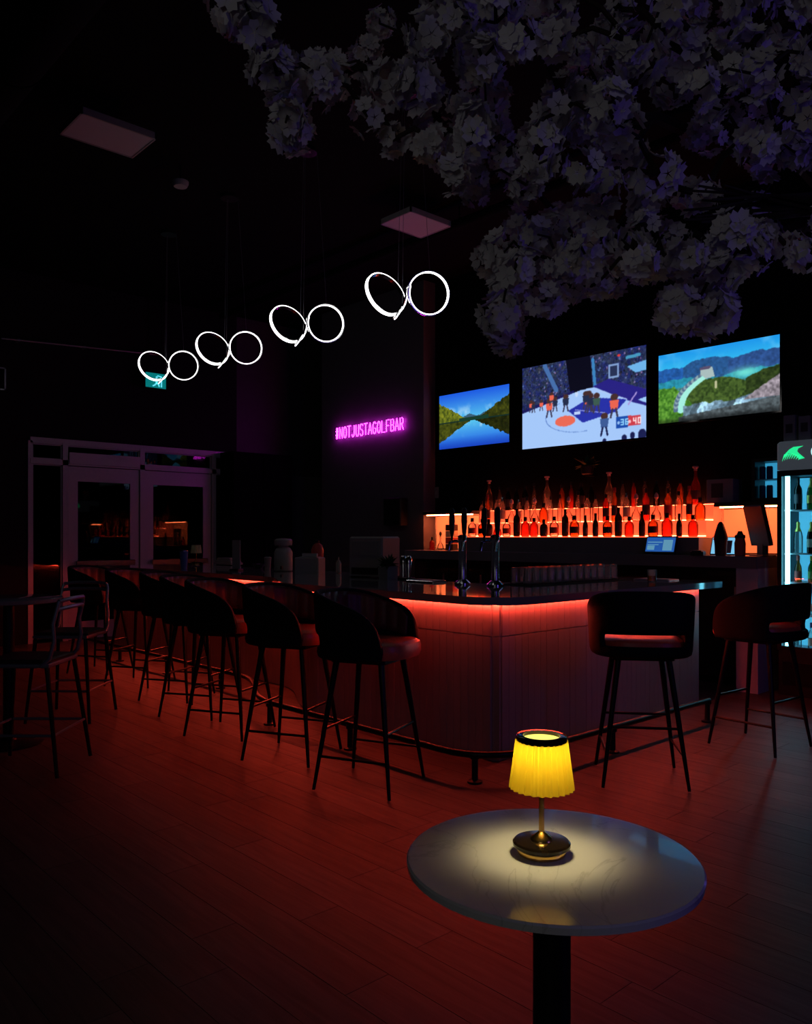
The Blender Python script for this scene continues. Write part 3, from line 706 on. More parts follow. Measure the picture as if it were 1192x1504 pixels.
e = empty('switch_plate', (p.x, YW - .005, p.z - .08), 0, 'small grey switch plate on the black wall above the left niche', 'switch'); MB().box(-.04, .04, -.004, .005, 0, .15, bev=.001).build('plate', 'paper_grey', e); MB().box(-.012, .012, -.009, -.004, .05, .10).build('toggle', 'white_plastic', e)

# ------------------------------------------------------------------ televisions
def lin(c): c = np.asarray(c, float) / 255.0; return np.where(c <= .04045, c / 12.92, ((c + .055) / 1.055) ** 2.4)
def vnoise(w_, h_, cell, seed):
    g = np.random.RandomState(seed).rand(int(h_ / cell) + 3, int(w_ / cell) + 3); yy, xx = np.mgrid[0:h_, 0:w_] / cell
    i, j = yy.astype(int), xx.astype(int); fy_, fx_ = yy - i, xx - j; fy_ = fy_ * fy_ * (3 - 2 * fy_); fx_ = fx_ * fx_ * (3 - 2 * fx_)
    return g[i, j] * (1 - fy_) * (1 - fx_) + g[i + 1, j] * fy_ * (1 - fx_) + g[i, j + 1] * (1 - fy_) * fx_ + g[i + 1, j + 1] * fy_ * fx_
def fbm(w_, h_, cell, seed): return (vnoise(w_, h_, cell, seed) + .5 * vnoise(w_, h_, max(1.5, cell / 2), seed + 1) + .25 * vnoise(w_, h_, max(1.2, cell / 4), seed + 2)) / 1.75
class Pic:                                           # a small picture painted with shapes, row 0 at the top; x, y run 0..1
    def __init__(s, W, H): s.W, s.H = W, H; s.a = np.zeros((H, W, 3)); s.y, s.x = np.mgrid[0:H, 0:W]; s.x = (s.x + .5) / W; s.y = (s.y + .5) / H
    def fill(s, mask, col): s.a[mask] = col
    def blend(s, k, col): s.a = s.a * (1 - k[..., None]) + np.asarray(col, float) * k[..., None]
    def poly(s, pts, col):
        m = np.zeros((s.H, s.W), bool); n = len(pts)
        for i in range(n):
            (x0, y0), (x1, y1) = pts[i], pts[(i + 1) % n]
            if y0 == y1: continue
            c = ((s.y > min(y0, y1)) & (s.y <= max(y0, y1)) & (s.x < x0 + (s.y - y0) * (x1 - x0) / (y1 - y0))); m ^= c
        s.a[m] = col
    def ell(s, cx, cy, rx, ry, col): s.a[((s.x - cx) / rx) ** 2 + ((s.y - cy) / ry) ** 2 < 1] = col
    def line(s, x0, y0, x1, y1, w_, col):
        asp = s.W / s.H; dx, dy = (x1 - x0) * asp, y1 - y0; L = dx * dx + dy * dy
        t = np.clip((((s.x - x0) * asp) * dx + (s.y - y0) * dy) / L, 0, 1); d = np.hypot((s.x - x0) * asp - t * dx, (s.y - y0) - t * dy); s.a[d < w_] = col
def pic_lake():
    p = Pic(160, 92); W, H = 160, 92; h = .52
    ny = np.where(p.y < h, p.y / h, (1 - p.y) / (1 - h)); sky = np.stack([30 + 60 * ny, 90 + 110 * ny, 225 + 15 * ny], -1); p.a = sky
    c = fbm(W, H, 14, 3); p.blend(np.clip((c - .5) * 4, 0, 1) * np.clip((ny - .35) * 2.5, 0, 1) * .8, (190, 225, 250))
    n = fbm(W, H, 5, 9) - .5
    peak = h - .12 + .05 * np.abs(np.sin(p.x * 14)) + .03 * n
    p.fill((p.y < h) & (p.y > peak) & (p.x > .25) & (p.x < .75), (60, 95, 120))
    tex = fbm(W, H, 4, 30)
    for side in (0, 1):
        x = p.x if side == 0 else 1 - p.x
        top = (.16 if side else .14) + x * (.78 if side else .85) + .06 * n
        m = (p.y < h) & (p.y > top) & (x < .5); col = np.stack([40 + 120 * tex, 55 + 110 * tex, 20 + 20 * tex], -1) * ((.55 if side else 1.0)); p.a[m] = col[m]
        bot = 1 - h * .02 - (top - 0) * .9; m = (p.y >= h) & (p.y < 1.02 - top * .92) & (x < .5); p.a[m] = (col * .62)[m]
    k = np.clip((p.y - .8) / .25, 0, 1); p.blend(k * .6, (20, 40, 150)); p.fill(np.abs(p.y - h) < .012, (20, 45, 40)); p.fill((np.abs(p.y - h + .02) < .03) & (p.x > .3) & (p.x < .72), (25, 60, 45))
    return p
DIG = {'0': '757', '3': '737'}
FONT = {'0': ['111', '101', '101', '101', '111'], '3': ['111', '001', '111', '001', '111'], '4': ['101', '101', '111', '001', '001'], '8': ['111', '101', '111', '101', '111'], '6': ['111', '100', '111', '101', '111']}
def pic_game():
    W, H = 240, 140; p = Pic(W, H); rs = np.random.RandomState(4)
    crowd = rs.rand(H, W); cr = np.stack([20 + 75 * crowd * fbm(W, H, 6, 40), 28 + 80 * crowd * fbm(W, H, 6, 40), 55 + 130 * crowd * fbm(W, H, 5, 44)], -1); p.a = cr
    for i in range(260):
        x, y = rs.rand(), rs.rand() * .42; p.ell(x, y, .006, .011, rs.choice([30, 60, 110, 150]) * np.array([rs.rand() * .5 + .5, .75, 1.1]))
    p.poly([(.38, 0), (.58, 0), (.6, .4), (.42, .42)], (10, 10, 26)); p.line(.2, .02, .30, .33, .03, (70, 110, 170)); p.line(.6, .05, .62, .42, .02, (60, 130, 190))
    p.poly([(0, .52), (.45, .37), (.45, .45), (0, .60)], (26, 24, 90))
    p.poly([(0, .56), (.5, .38), (.68, .36), (1, .56), (1, 1.01), (0, 1.01)], (165, 200, 250))
    p.poly([(.60, .36), (.72, .30), (1, .48), (1, .66), (.9, .6)], (40, 34, 130)); p.poly([(.94, .58), (1, .56), (1, .63)], (160, 205, 250))
    p.poly([(.40, .60), (.58, .48), (.86, .56), (.78, .68), (.52, .76)], (38, 48, 165)); p.poly([(.45, .62), (.5, .62), (.5, .66), (.45, .66)], (190, 210, 250)); p.line(.46, .6, .7, .68, .004, (170, 180, 240))
    p.ell(.375, .715, .085, .062, (235, 105, 85))
    for i in range(60): a = R(80 + i * 2.6); p.ell(.50 + .29 * math.cos(a), .66 + .2 * math.sin(a), .004, .006, (95, 130, 200))
    p.line(.62, .40, .86, .56, .006, (175, 200, 245)); p.line(.87, .62, .93, .5, .008, (170, 150, 220))
    p.poly([(.72, .14), (.80, .14), (.80, .30), (.72, .30)], (130, 160, 210)); p.poly([(.735, .165), (.787, .165), (.787, .28), (.735, .28)], (40, 50, 85)); p.poly([(.86, .20), (1, .16), (1, .27), (.92, .28)], (110, 180, 235))
    p.ell(.80, .06, .012, .015, (225, 60, 60)); p.line(.86, .1, .95, .09, .018, (70, 150, 190))
    def man(x, y, h, top, leg):
        h *= .86; p.ell(x, y - h, h * .13, h * .18, (70, 45, 45)); p.poly([(x - h * .16, y - h * .86), (x + h * .16, y - h * .86), (x + h * .12, y - h * .4), (x - h * .12, y - h * .4)], top); p.line(x - h * .06, y - h * .4, x - h * .12, y, h * .055, leg); p.line(x + h * .06, y - h * .4, x + h * .11, y, h * .055, leg)
    O, D, Lg = (235, 100, 80), (35, 45, 75), (60, 55, 80)
    for x, y, h, c in ((.24, .64, .22, O), (.29, .58, .17, D), (.38, .60, .20, D), (.26, .50, .15, O), (.08, .55, .14, O), (.17, .55, .13, O), (.10, .56, .13, D), (.565, .64, .24, O), (.58, .65, .22, D), (.545, .6, .2, D), (.63, .66, .22, (60, 90, 80)), (.765, .74, .26, O)): man(x, y, h, c, Lg)
    man(.69, .93, .25, (60, 90, 150), (20, 25, 70)); p.ell(.47, .42, .012, .03, (200, 220, 250))
    for x, y, r_ in ((.84, .99, .02), (.90, .965, .018), (.97, .97, .03), (.69, 1.0, .015)): p.ell(x, y, r_, r_ * 2.2, (25, 30, 80))
    p.poly([(.78, .74), (.865, .745), (.865, .87), (.78, .87)], (25, 75, 170)); p.poly([(.865, .745), (.96, .75), (.96, .855), (.865, .86)], (205, 60, 75))
    def digits(s_, x, y, u, col):
        for c in s_:
            for r_, rw in enumerate(FONT[c]):
                for q, ch in enumerate(rw):
                    if ch == '1': p.a[int(y * H) + r_ * u:int(y * H) + (r_ + 1) * u, int(x * W) + q * u:int(x * W) + (q + 1) * u] = col
            x += 4 * u / W
    digits('36', .815, .775, 2, (150, 215, 255)); digits('40', .905, .775, 2, (255, 225, 230)); p.ell(.797, .81, .01, .018, (150, 190, 240)); p.ell(.88, .81, .01, .02, (250, 190, 200))
    return p
def pic_wall():
    W, H = 200, 118; p = Pic(W, H); y = p.y; p.a = np.stack([30 + 90 * y, 150 + 150 * y, 235 + 20 * y], -1)
    n = fbm(W, H, 9, 60) - .5; tex = fbm(W, H, 3.5, 70); c = fbm(W, H, 18, 80); p.blend(np.clip((c - .5) * 3, 0, 1) * (y < .3) * .5, (110, 200, 250))
    def ridge(base, amp, ph, fr, col, x0=0, x1=1):
        m = (y > base - amp * np.abs(np.sin(p.x * fr + ph)) + .05 * n) & (p.x >= x0) & (p.x <= x1); p.a[m] = (np.asarray(col) * (.75 + .5 * tex[..., None]))[m]
    ridge(.30, .08, 1.2, 3.2, (35, 90, 165)); ridge(.34, .20, -.35 - 0, 4.3, (40, 85, 140), .22, .66); ridge(.30, .14, 1.5, 3.6, (45, 80, 140), .6, 1); ridge(.44, .06, .5, 5, (40, 140, 165))
    m = y > .52 + .08 * n; p.a[m] = (np.asarray((70, 125, 120)) * (.6 + .8 * tex[..., None]))[m]; p.blend(np.exp(-(((p.x - .74) / .11) ** 2 + ((y - .43) / .07) ** 2)) * .9, (120, 235, 220))
    p.line(.77, .5, .76, .62, .012, (140, 220, 215)); 
    col = np.stack([25 + 95 * tex, 45 + 110 * tex, 18 + 50 * tex], -1)
    m = (((p.x - .5) / .32) ** 2 + ((y - .74) / .30) ** 2 < 1 + .3 * n); p.a[m] = (col * .85)[m]
    m = (y > .40 + .7 * np.clip(.9 - p.x, 0, 1) ** 1.0 + .05 * n) & (p.x > .74); p.a[m] = (col * .6)[m]
    m = (((p.x - .02) / .30) ** 2 + ((y - .95) / .48) ** 2 < 1 + .5 * n); p.a[m] = np.stack([25 + 110 * tex, 75 + 125 * tex, 15 + 60 * tex], -1)[m]
    for i in range(70):                              # the pale wall walk curving up to the watch tower
        t = i / 69; x = .20 + .24 * t ** 1.8; yv = .83 - .45 * t ** .75; p.ell(x, yv, .034 * (1 - .4 * t), .05 * (1 - .3 * t), (165, 240, 225))
    for i in range(60):
        t = i / 59; x = .155 + .24 * t ** 1.8; yv = .82 - .46 * t ** .75; p.ell(x, yv, .022 * (1 - .5 * t), .04 * (1 - .4 * t), (85, 110, 140) if i % 6 < 3 else (140, 165, 175))
    p.poly([(.37, .28), (.47, .28), (.49, .42), (.42, .44), (.37, .36)], (170, 190, 190)); p.poly([(.365, .27), (.455, .26), (.455, .30), (.365, .31)], (90, 80, 110)); p.line(.50, .5, .5, .58, .014, (190, 190, 150))
    m = (y > 1.02 - .38 * p.x + .03 * n) & (p.x > .2) & (y > .62); blk = np.floor(p.x * 17 + np.sin(y * 30) * .25); sh = (.45 + .55 * ((blk * 7919) % 5) / 4) * (.6 + .8 * tex); p.a[m] = (np.asarray((105, 135, 160)) * sh[..., None])[m]
    m = (y > .78 + .07 * n) & (p.x > .22) & (y < .95 - .1 * (p.x - .2)); p.a[m] = np.clip(np.asarray((170, 215, 245)) * sh[..., None], 0, 255)[m]
    m = (y > .93 - .17 * (p.x - .2)) & (p.x > .18); p.a[m] = (np.asarray((80, 90, 95)) * (.5 + .9 * tex[..., None]))[m]
    m = (y > 1.56 - 1.06 * p.x + .05 * n) & (y < .80); p.a[m] = (np.asarray((150, 140, 150)) * (.5 + .9 * tex[..., None]))[m]
    p.a *= np.clip((1.06 - y) / .14, .25, 1)[..., None]
    return p
def soft(p, k=1):                                    # a television picture is a little soft
    for _ in range(k):
        q = np.pad(p.a, ((1, 1), (1, 1), (0, 0)), 'edge'); p.a = (q[1:-1, 1:-1] * 2 + q[:-2, 1:-1] + q[2:, 1:-1] + q[1:-1, :-2] + q[1:-1, 2:]) / 6
    return p
def television(xa, xb, za, zb, pic, label):
    wd, hg = xb - xa, zb - za
    e = empty('television', ((xa + xb) / 2, YW, za), 0, label, 'television', 'televisions over the back bar')
    W, H = pic.W, pic.H; vs = []; fs = []
    g = np.array([(-wd / 2 + wd * i / W, -.0705, hg * j / H) for j in range(H + 1) for i in range(W + 1)])
    fs = [(j * (W + 1) + i, j * (W + 1) + i + 1, (j + 1) * (W + 1) + i + 1, (j + 1) * (W + 1) + i) for j in range(H) for i in range(W)]
    me = bpy.data.meshes.new('screen'); me.from_pydata(g.tolist(), [], fs); me.update()
    at = me.color_attributes.new('picture', 'FLOAT_COLOR', 'CORNER'); col = lin(np.clip(pic.a[::-1], 0, 255)).reshape(-1, 3)
    cc = np.ones((len(fs), 4, 4)); cc[:, :, :3] = col[:, None, :]; at.data.foreach_set('color', cc.ravel().astype(np.float32)); me.materials.append(M['screen_picture'])
    o = bpy.data.objects.new('screen', me); COL.objects.link(o); o.parent = e
    b = .018; f = MB(); f.box(-wd / 2 - b, -wd / 2, -.076, -.06, -b, hg + b); f.box(wd / 2, wd / 2 + b, -.076, -.06, -b, hg + b); f.box(-wd / 2, wd / 2, -.076, -.06, -b, 0); f.box(-wd / 2, wd / 2, -.076, -.06, hg, hg + b)
    f.build('bezel', 'black_gloss', e)
    MB().box(-wd / 2 - b, wd / 2 + b, -.07, -.03, -b, hg + b, bev=.004).build('back_case', 'black_plastic', e); MB().box(-.2, .2, -.03, 0, hg * .3, hg * .7).build('wall_mount', 'black_metal', e)
V = YW - .07
for (pa, pb, pt, pbot, pc, lb) in ((645, 748, (582, 564), (659, 651), pic_lake(), 'smaller left television showing a blue mountain lake'),
                                   (767, 949, (542, 506), (661, 641), soft(pic_game()), 'largest middle television showing a basketball game'),
                                   (967, 1145, (522, 492), (622, 604), soft(pic_wall()), 'right television showing a stone wall over green mountains')):
    a, b = wy(pa, pt[0], V), wy(pb, pt[1], V); c, d = wy(pa, pbot[0], V), wy(pb, pbot[1], V)
    television(a.x, b.x, (c.z + d.z) / 2, (a.z + b.z) / 2, pc, lb)

# ------------------------------------------------------------------ neon sign
ST = {'#': [[(.3, 0), (.4, 1)], [(.6, 0), (.7, 1)], [(.1, .33), (.85, .33)], [(.15, .67), (.9, .67)]], 'N': [[(.1, 0), (.1, 1), (.9, 0), (.9, 1)]], 'T': [[(0, 1), (1, 1)], [(.5, 1), (.5, 0)]],
      'J': [[(.8, 1), (.8, .25), (.6, 0), (.3, 0), (.1, .2)]], 'U': [[(.1, 1), (.1, .25), (.3, 0), (.7, 0), (.9, .25), (.9, 1)]], 'S': [[(.9, .85), (.7, 1), (.3, 1), (.1, .85), (.1, .65), (.3, .53), (.7, .47), (.9, .33), (.9, .15), (.7, 0), (.3, 0), (.1, .15)]],
      'A': [[(0, 0), (.5, 1), (1, 0)], [(.2, .35), (.8, .35)]], 'G': [[(.9, .85), (.65, 1), (.35, 1), (.1, .75), (.1, .25), (.35, 0), (.65, 0), (.9, .2), (.9, .45), (.55, .45)]], 'L': [[(.1, 1), (.1, 0), (.9, 0)]], 'F': [[(.1, 0), (.1, 1), (.9, 1)], [(.1, .52), (.75, .52)]],
      'B': [[(.1, 0), (.1, 1), (.65, 1), (.85, .87), (.85, .65), (.65, .52), (.1, .52)], [(.65, .52), (.9, .37), (.9, .15), (.65, 0), (.1, 0)]], 'R': [[(.1, 0), (.1, 1), (.65, 1), (.88, .87), (.88, .63), (.65, .5), (.1, .5)], [(.5, .5), (.95, 0)]]}
ST['O'] = [[(.5 + .42 * math.cos(a), .5 + .5 * math.sin(a)) for a in [i * pi / 8 for i in range(17)]]]
txt = '#NOTJUSTAGOLFBAR'
pa, pb = wy(492, 637, 7.58), wy(593, 622.5, 7.58); zs = 2.905; hs = .165; cwid = (pb.x - pa.x) / len(txt)
ne = empty('neon_sign', ((pa.x + pb.x) / 2, 7.58, zs), 0, 'glowing magenta neon sign reading NOTJUSTAGOLFBAR on the grey column', 'sign')
for i, ch in enumerate(txt):
    x0 = pa.x - (pa.x + pb.x) / 2 + i * cwid; mb = MB()
    for s in ST[ch]: mb.tube([(x0 + cwid * (.1 + .8 * q[0]), 0, q[1] * hs) for q in s], .0062, 6)
    mb.build('letter', 'neon_pink', ne)
mb = MB()
for i in range(0, 17, 4): x0 = pa.x - (pa.x + pb.x) / 2 + i * cwid; mb.box(x0 - .004, x0 + .004, .0, .04, hs * .48, hs * .52)
mb.box(pa.x - (pa.x + pb.x) / 2, pb.x - (pa.x + pb.x) / 2, .010, .014, hs * .49, hs * .51); mb.build('mounting_rail', 'glass_clear', ne)
p, q = wy(573, 772, 7.62), wy(599, 731, 7.62)
e = empty('wall_speaker', ((p.x + q.x) / 2, 7.62, p.z), 0, 'black rectangular speaker on the grey column below the neon sign', 'speaker'); h = abs(q.x - p.x) / 2; H = q.z - p.z
MB().box(-h, h, -.14, 0, 0, H, bev=.012).build('cabinet', 'black_plastic', e); MB().box(-h + .02, h - .02, -.147, -.141, .02, H - .02, bev=.002).build('grille', 'shell_fabric', e)

# ------------------------------------------------------------------ double loop pendants over the bar
def pendant_mesh():
    ex, ey = Vector(cw(1, 0)).to_3d(), Vector(cw(0, 1)).to_3d(); ez = Vector((0, 0, 1)); Rr = .165
    nL = (ex * .65 - ey * .75 + ez * .36).normalized(); e1 = ez.cross(nL); e1 = -e1 if e1.dot(ex) < 0 else e1; e1.normalize(); e2 = nL.cross(e1); e2 = -e2 if e2.z < 0 else e2
    nR = (ex * .25 - ey * .95 - ez * .18).normalized(); g1 = ez.cross(nR); g1 = -g1 if g1.dot(ex) < 0 else g1; g1.normalize(); g2 = nR.cross(g1); g2 = -g2 if g2.z < 0 else g2
    CL = ex * -.175 + ez * .0; CR = ex * .165 + ez * .0
    P = []; Wd = []
    a0 = -42
    s0 = CL + (e1 * math.cos(R(a0)) + e2 * math.sin(R(a0))) * Rr + nL * .03; t0 = (e1 * math.sin(R(a0)) - e2 * math.cos(R(a0)))
    for k in (1, .75, .5, .25): P.append(s0 + t0 * .17 * k); Wd.append(nL)
    for i in range(47):
        a = a0 + 330 * i / 46; P.append(CL + (e1 * math.cos(R(a)) + e2 * math.sin(R(a))) * Rr + nL * (.03 - .06 * i / 46)); Wd.append(nL)
    last = P[-1]; b0 = 172
    fst = CR + (g1 * math.cos(R(b0)) + g2 * math.sin(R(b0))) * Rr - nR * .02
    d0 = (P[-1] - P[-2]).normalized(); d1 = (g1 * math.sin(R(b0)) - g2 * math.cos(R(b0)))
    for i in range(1, 8):
        t = i / 8; L = (fst - last).length; p0, p1, p2, p3 = last, last + d0 * L * .5, fst - d1 * L * .5, fst
        P.append(p0 * (1 - t) ** 3 + p1 * 3 * t * (1 - t) ** 2 + p2 * 3 * t * t * (1 - t) + p3 * t ** 3); Wd.append(nL.lerp(nR, t).normalized())
    for i in range(45):
        a = b0 - 368 * i / 44; P.append(CR + (g1 * math.cos(R(a)) + g2 * math.sin(R(a))) * Rr + nR * (-.02 + .04 * i / 44)); Wd.append(nR)
    def band(o0, o1, hw):
        vs = []; fs = []; m = len(P)
        for i in range(m):
            t = (P[min(i + 1, m - 1)] - P[max(i - 1, 0)]).normalized(); wv = (Wd[i] - t * Wd[i].dot(t)).normalized(); rt_ = t.cross(wv)
            rt_ = rt_ if True else -rt_
            for a, b in ((o0, -hw), (o1, -hw), (o1, hw), (o0, hw)): vs.append(P[i] + rt_ * a + wv * b)
        for i in range(m - 1):
            for k in range(4): l = (k + 1) % 4; fs.append((i * 4 + k, i * 4 + l, i * 4 + 4 + l, i * 4 + 4 + k))
        fs += [(3, 2, 1, 0), tuple((m - 1) * 4 + k for k in range(4))]
        return MB().add(vs, fs)
    return band(.001, .010, .013), band(-.008, 0, .014), P
led_b, back_b, PP = pendant_mesh()
led_me = led_b.mesh('led_band', 'ring_light'); back_me = back_b.mesh('housing', 'chrome')
pend = [(598, 431, 'nearest'), (451, 475, 'second nearest'), (337, 511, 'third nearest'), (248, 537, 'farthest')]
VP = 4.28
for px, py, nm in pend:
    p = wy(px, py, VP)
    e = empty('loop_pendant', (p.x, p.y, p.z), 0, '%s white double loop pendant light hanging over the bar' % nm, 'pendant light', 'double loop pendants over the bar')
    for nme, me in (('led_band', led_me), ('housing', back_me)):
        o = bpy.data.objects.new(nme, me); COL.objects.link(o); o.parent = e
    hz = ZC - p.z
    for pt in (PP[14], PP[54], PP[68]): MB().tube([(pt.x, pt.y, pt.z), (pt.x * .5, pt.y * .5, hz - .02)], .0016, 5).build('cable', 'grey_metal', e)
    MB().lathe([(.09, hz - .035), (.09, hz)], 20).build('ceiling_canopy', 'black_plastic', e)

# ------------------------------------------------------------------ ceiling things
def troffer(c4, label):
    h = 3.25; pts = []
    for px, py in c4:
        Y = h * F / (HY - py); pts.append(Vector((*cw(ray(px) * Y, Y), EYE + h)))
    xs = [p.x for p in pts]; ys = [p.y for p in pts]; xa, xb, ya, yb = min(xs), max(xs), min(ys), max(ys)
    e = empty('ceiling_light', ((xa + xb) / 2, (ya + yb) / 2, EYE + h), 0, label, 'ceiling light', 'unlit ceiling panel lights'); a, b = (xb - xa) / 2, (yb - ya) / 2
    MB().box(-a + .015, a - .015, -b + .015, b - .015, .0, .012).build('diffuser', 'troffer', e)
    f = MB(); f.box(-a, -a + .015, -b, b, -.004, .05); f.box(a - .015, a, -b, b, -.004, .05); f.box(-a, a, -b, -b + .015, -.004, .05); f.box(-a, a, b - .015, b, -.004, .05); f.box(-a + .015, a - .015, -b + .015, b - .015, .04, .05); f.build('housing', 'white_plastic', e)
    for sx in (-1, 1): MB().tube([(sx * a * .8, 0, .05), (sx * a * .8, 0, ZC - EYE - h)], .004, 6).build('hanger', 'black_metal', e)
troffer([(87, 197), (117, 168), (230, 204), (195, 228)], 'pale unlit ceiling panel at upper left')
troffer([(560, 330), (600, 311), (663, 332), (623, 348)], 'reddish tinted ceiling panel above the nearest loop pendant')
p = cp(265, 230, 7.6)
e = empty('smoke_detector', (p.x, p.y, 4.73), 0, 'small round detector hanging near the upper left ceiling panel', 'detector'); MB().lathe([(.03, -.035), (.06, -.03), (.075, 0), (.075, .02)], 24).build('head', 'white_plastic', e); MB().tube([(0, 0, .02), (0, 0, ZC - 4.73)], .01, 8).build('drop_pipe', 'black_metal', e)
def duct(name, x0, x1, y, z, r, label):
    e = empty(name, ((x0 + x1) / 2, y, z), 0, label, 'duct', 'ceiling ducts and pipes'); h = (x1 - x0) / 2
    rot = Matrix.Rotation(R(90), 4, 'Y'); n = max(2, int(h * 2 / 1.3))
    for k in range(n):
        a = -h + 2 * h * k / n; b = -h + 2 * h * (k + 1) / n - .01; MB().lathe([(r, a), (r, b - .04), (r * 1.03, b - .04), (r * 1.03, b)], 20, mtx=rot).build('duct_section', 'ceiling_black', e)
    for k in range(3): x = -h * .7 + k * h * .7; MB().tube([(x, 0, r * .9), (x, 0, ZC - z)], .008, 6).build('hanger', 'black_metal', e)
duct('ventilation_duct', -9.5, 1.5, 1.6, 4.45, .22, 'round black ventilation duct crossing the ceiling at upper left')
duct('ceiling_pipe', -10.8, -1.0, 6.2, 4.72, .05, 'thin black ceiling pipe above the bottle wall')
# pale conduit line at the far left, wall to exit sign
a, b = wx(2, 497, U - .1), wx(232, 521, U - .1)
e = empty('conduit', (a.x, a.y, a.z), 0, 'thin pale conduit running left from the exit sign', 'conduit'); MB().tube([(0, 0, 0), (0, b.y - a.y, b.z - a.z)], .012, 8).build('pipe', 'grey_metal', e)
for t in (.1, .5, .9): MB().box(-.12, .012, (b.y - a.y) * t - .015, (b.y - a.y) * t + .015, (b.z - a.z) * t - .015, (b.z - a.z) * t + .015).build('clip', 'grey_metal', e)
p0, p1 = wx(212, 569, U - .15), wx(244, 548, U - .15)
e = empty('exit_sign', (p0.x, (p0.y + p1.y) / 2, p0.z), 0, 'green running man exit sign behind the farthest pendant', 'exit sign'); h = (p1.y - p0.y) / 2; H = .235
MB().box(-.04, .012, -h, h, -.0, H, bev=.004).build('housing', 'black_plastic', e); MB().box(.0125, .016, -h + .012, h - .012, .012, H - .012).build('panel', 'exit_green', e)
g = MB(); Q = .0165
def bar_(mb, y0, z0, y1, z1, w_):
    d = Vector((0, y1 - y0, z1 - z0)); n_ = Vector((0, -d.z, d.y)).normalized() * w_; A = Vector((Q, y0, z0)); B = Vector((Q, y1, z1)); X = Vector((.002, 0, 0))
    mb.add([A - n_, B - n_, B + n_, A + n_, A - n_ + X, B - n_ + X, B + n_ + X, A + n_ + X], [(4, 5, 6, 7), (0, 1, 5, 4), (1, 2, 6, 5), (2, 3, 7, 6), (3, 0, 4, 7)])
for s in ((0, .13, .015, .085, .016), (.015, .085, .045, .06, .01), (.045, .06, .05, .03, .009), (.015, .085, -.02, .05, .01), (-.02, .05, -.05, .035, .009), (0, .13, -.04, .11, .008), (0, .13, .04, .125, .008), (.085, .03, .085, .18, .01), (.085, .18, .02, .19, .008)): bar_(g, *s)
g.lathe([(.016, 0), (.016, .002)], 12, mtx=Matrix.Translation((Q, .012, .165)) @ Matrix.Rotation(R(90), 4, 'Y')); g.build('running_man', 'exit_white', e)
for s in (-1, 1): MB().tube([(-.015, s * h * .6, H), (-.015, s * h * .6, ZC - p0.z)], .008, 6).build('drop_rod', 'black_metal', e)
a, b = wx(-40, 568, U - .02), wx(9, 540, U - .02)
e = empty('picture_frame', (XW + .0, (a.y + b.y) / 2, a.z), 0, 'small frame with a thin pale edge high at the left end of the far wall', 'frame'); h = (b.y - a.y) / 2; H = b.z - a.z
g = MB(); g.box(.0, .02, -h, -h + .02, 0, H); g.box(.0, .02, h - .02, h, 0, H); g.box(.0, .02, -h, h, 0, .02); g.box(.0, .02, -h, h, H - .02, H); g.build('frame', 'grey_metal', e); MB().box(.0, .01, -h + .02, h - .02, .02, H - .02).build('picture', 'black_gloss', e)

# ------------------------------------------------------------------ things standing on the bar
CZ = 1.05
def on_bar(px, py): return gp(px, py, CZ)
p = on_bar(347, 838)
e = empty('menu_holder', p, R(20), 'upright grey menu holder on the far stretch of the bar', 'menu holder')
MB().box(-.06, .06, -.05, .05, 0, .02, bev=.006).build('foot', 'black_plastic', e); MB().box(-.055, .055, -.006, .006, .02, .33, bev=.003).build('card', 'paper_grey', e)
p = on_bar(416, 839)
e = empty('drink_dispenser', p, R(47), 'pale drink dispenser with a wide lid on the bar, left of the napkin box', 'dispenser')
MB().lathe([(.085, 0), (.098, .01), (.098, .20), (.08, .24), (.055, .26), (.055, .275)], 28).build('tank', 'white_plastic', e); MB().lathe([(.09, .275), (.095, .285), (.095, .33), (.08, .345), (.02, .35)], 28).build('lid', 'white_plastic', e)
MB().tube([(0, -.09, .05), (0, -.15, .05), (0, -.15, .03)], .012, 8).build('tap', 'black_plastic', e)
for s in (-1, 1): MB().tube([(s * .05, 0, .26), (s * .085, 0, .265), (s * .088, 0, .29)], .008, 6).build('lid_clip', 'black_plastic', e)
p = on_bar(455, 842)
e = empty('napkin_box', p, R(30), 'wide pale napkin box on the bar right of the drink dispenser', 'box')
MB().box(-.13, .13, -.09, .09, 0, .16, bev=.008).build('box', 'white_plastic', e); MB().box(-.10, .10, -.06, .06, .16, .168, bev=.004).build('lid', 'paper_grey', e); MB().box(-.08, .08, -.015, .015, .168, .20).build('napkins', 'white_panel', e)
p = on_bar(464, 836)
e = empty('red_canister', (p.x, p.y + .02, CZ), 0, 'rounded red canister behind the pale napkin box', 'canister'); MB().lathe([(.06, 0), (.07, .01), (.07, .22), (.055, .27), (.02, .3)], 24).build('body', 'red_plastic', e); MB().lathe([(.022, .3), (.022, .325), (.01, .335)], 16).build('knob', 'black_plastic', e)
p = on_bar(393, 836)
e = empty('paper_cup', p, 0, 'small pale paper cup left of the drink dispenser', 'cup'); MB().lathe([(.03, 0), (.032, .003), (.042, .12), (.044, .122), (.042, .124)], 20).build('cup', 'white_plastic', e); MB().lathe([(.045, .122), (.045, .13), (.038, .138), (.03, .14)], 20).build('lid', 'paper_grey', e)
p = on_bar(380, 835)
e = empty('condiment_bowl', p, 0, 'low dark bowl left of the paper cup on the bar', 'bowl'); MB().lathe([(.03, 0), (.04, .004), (.07, .05), (.072, .055), (.066, .053), (.03, .012)], 24).build('bowl', 'black_plastic', e); MB().lathe([(.058, .042), (.04, .052), (.01, .056)], 20).build('filling', 'paper_grey', e)
p = on_bar(497, 842)
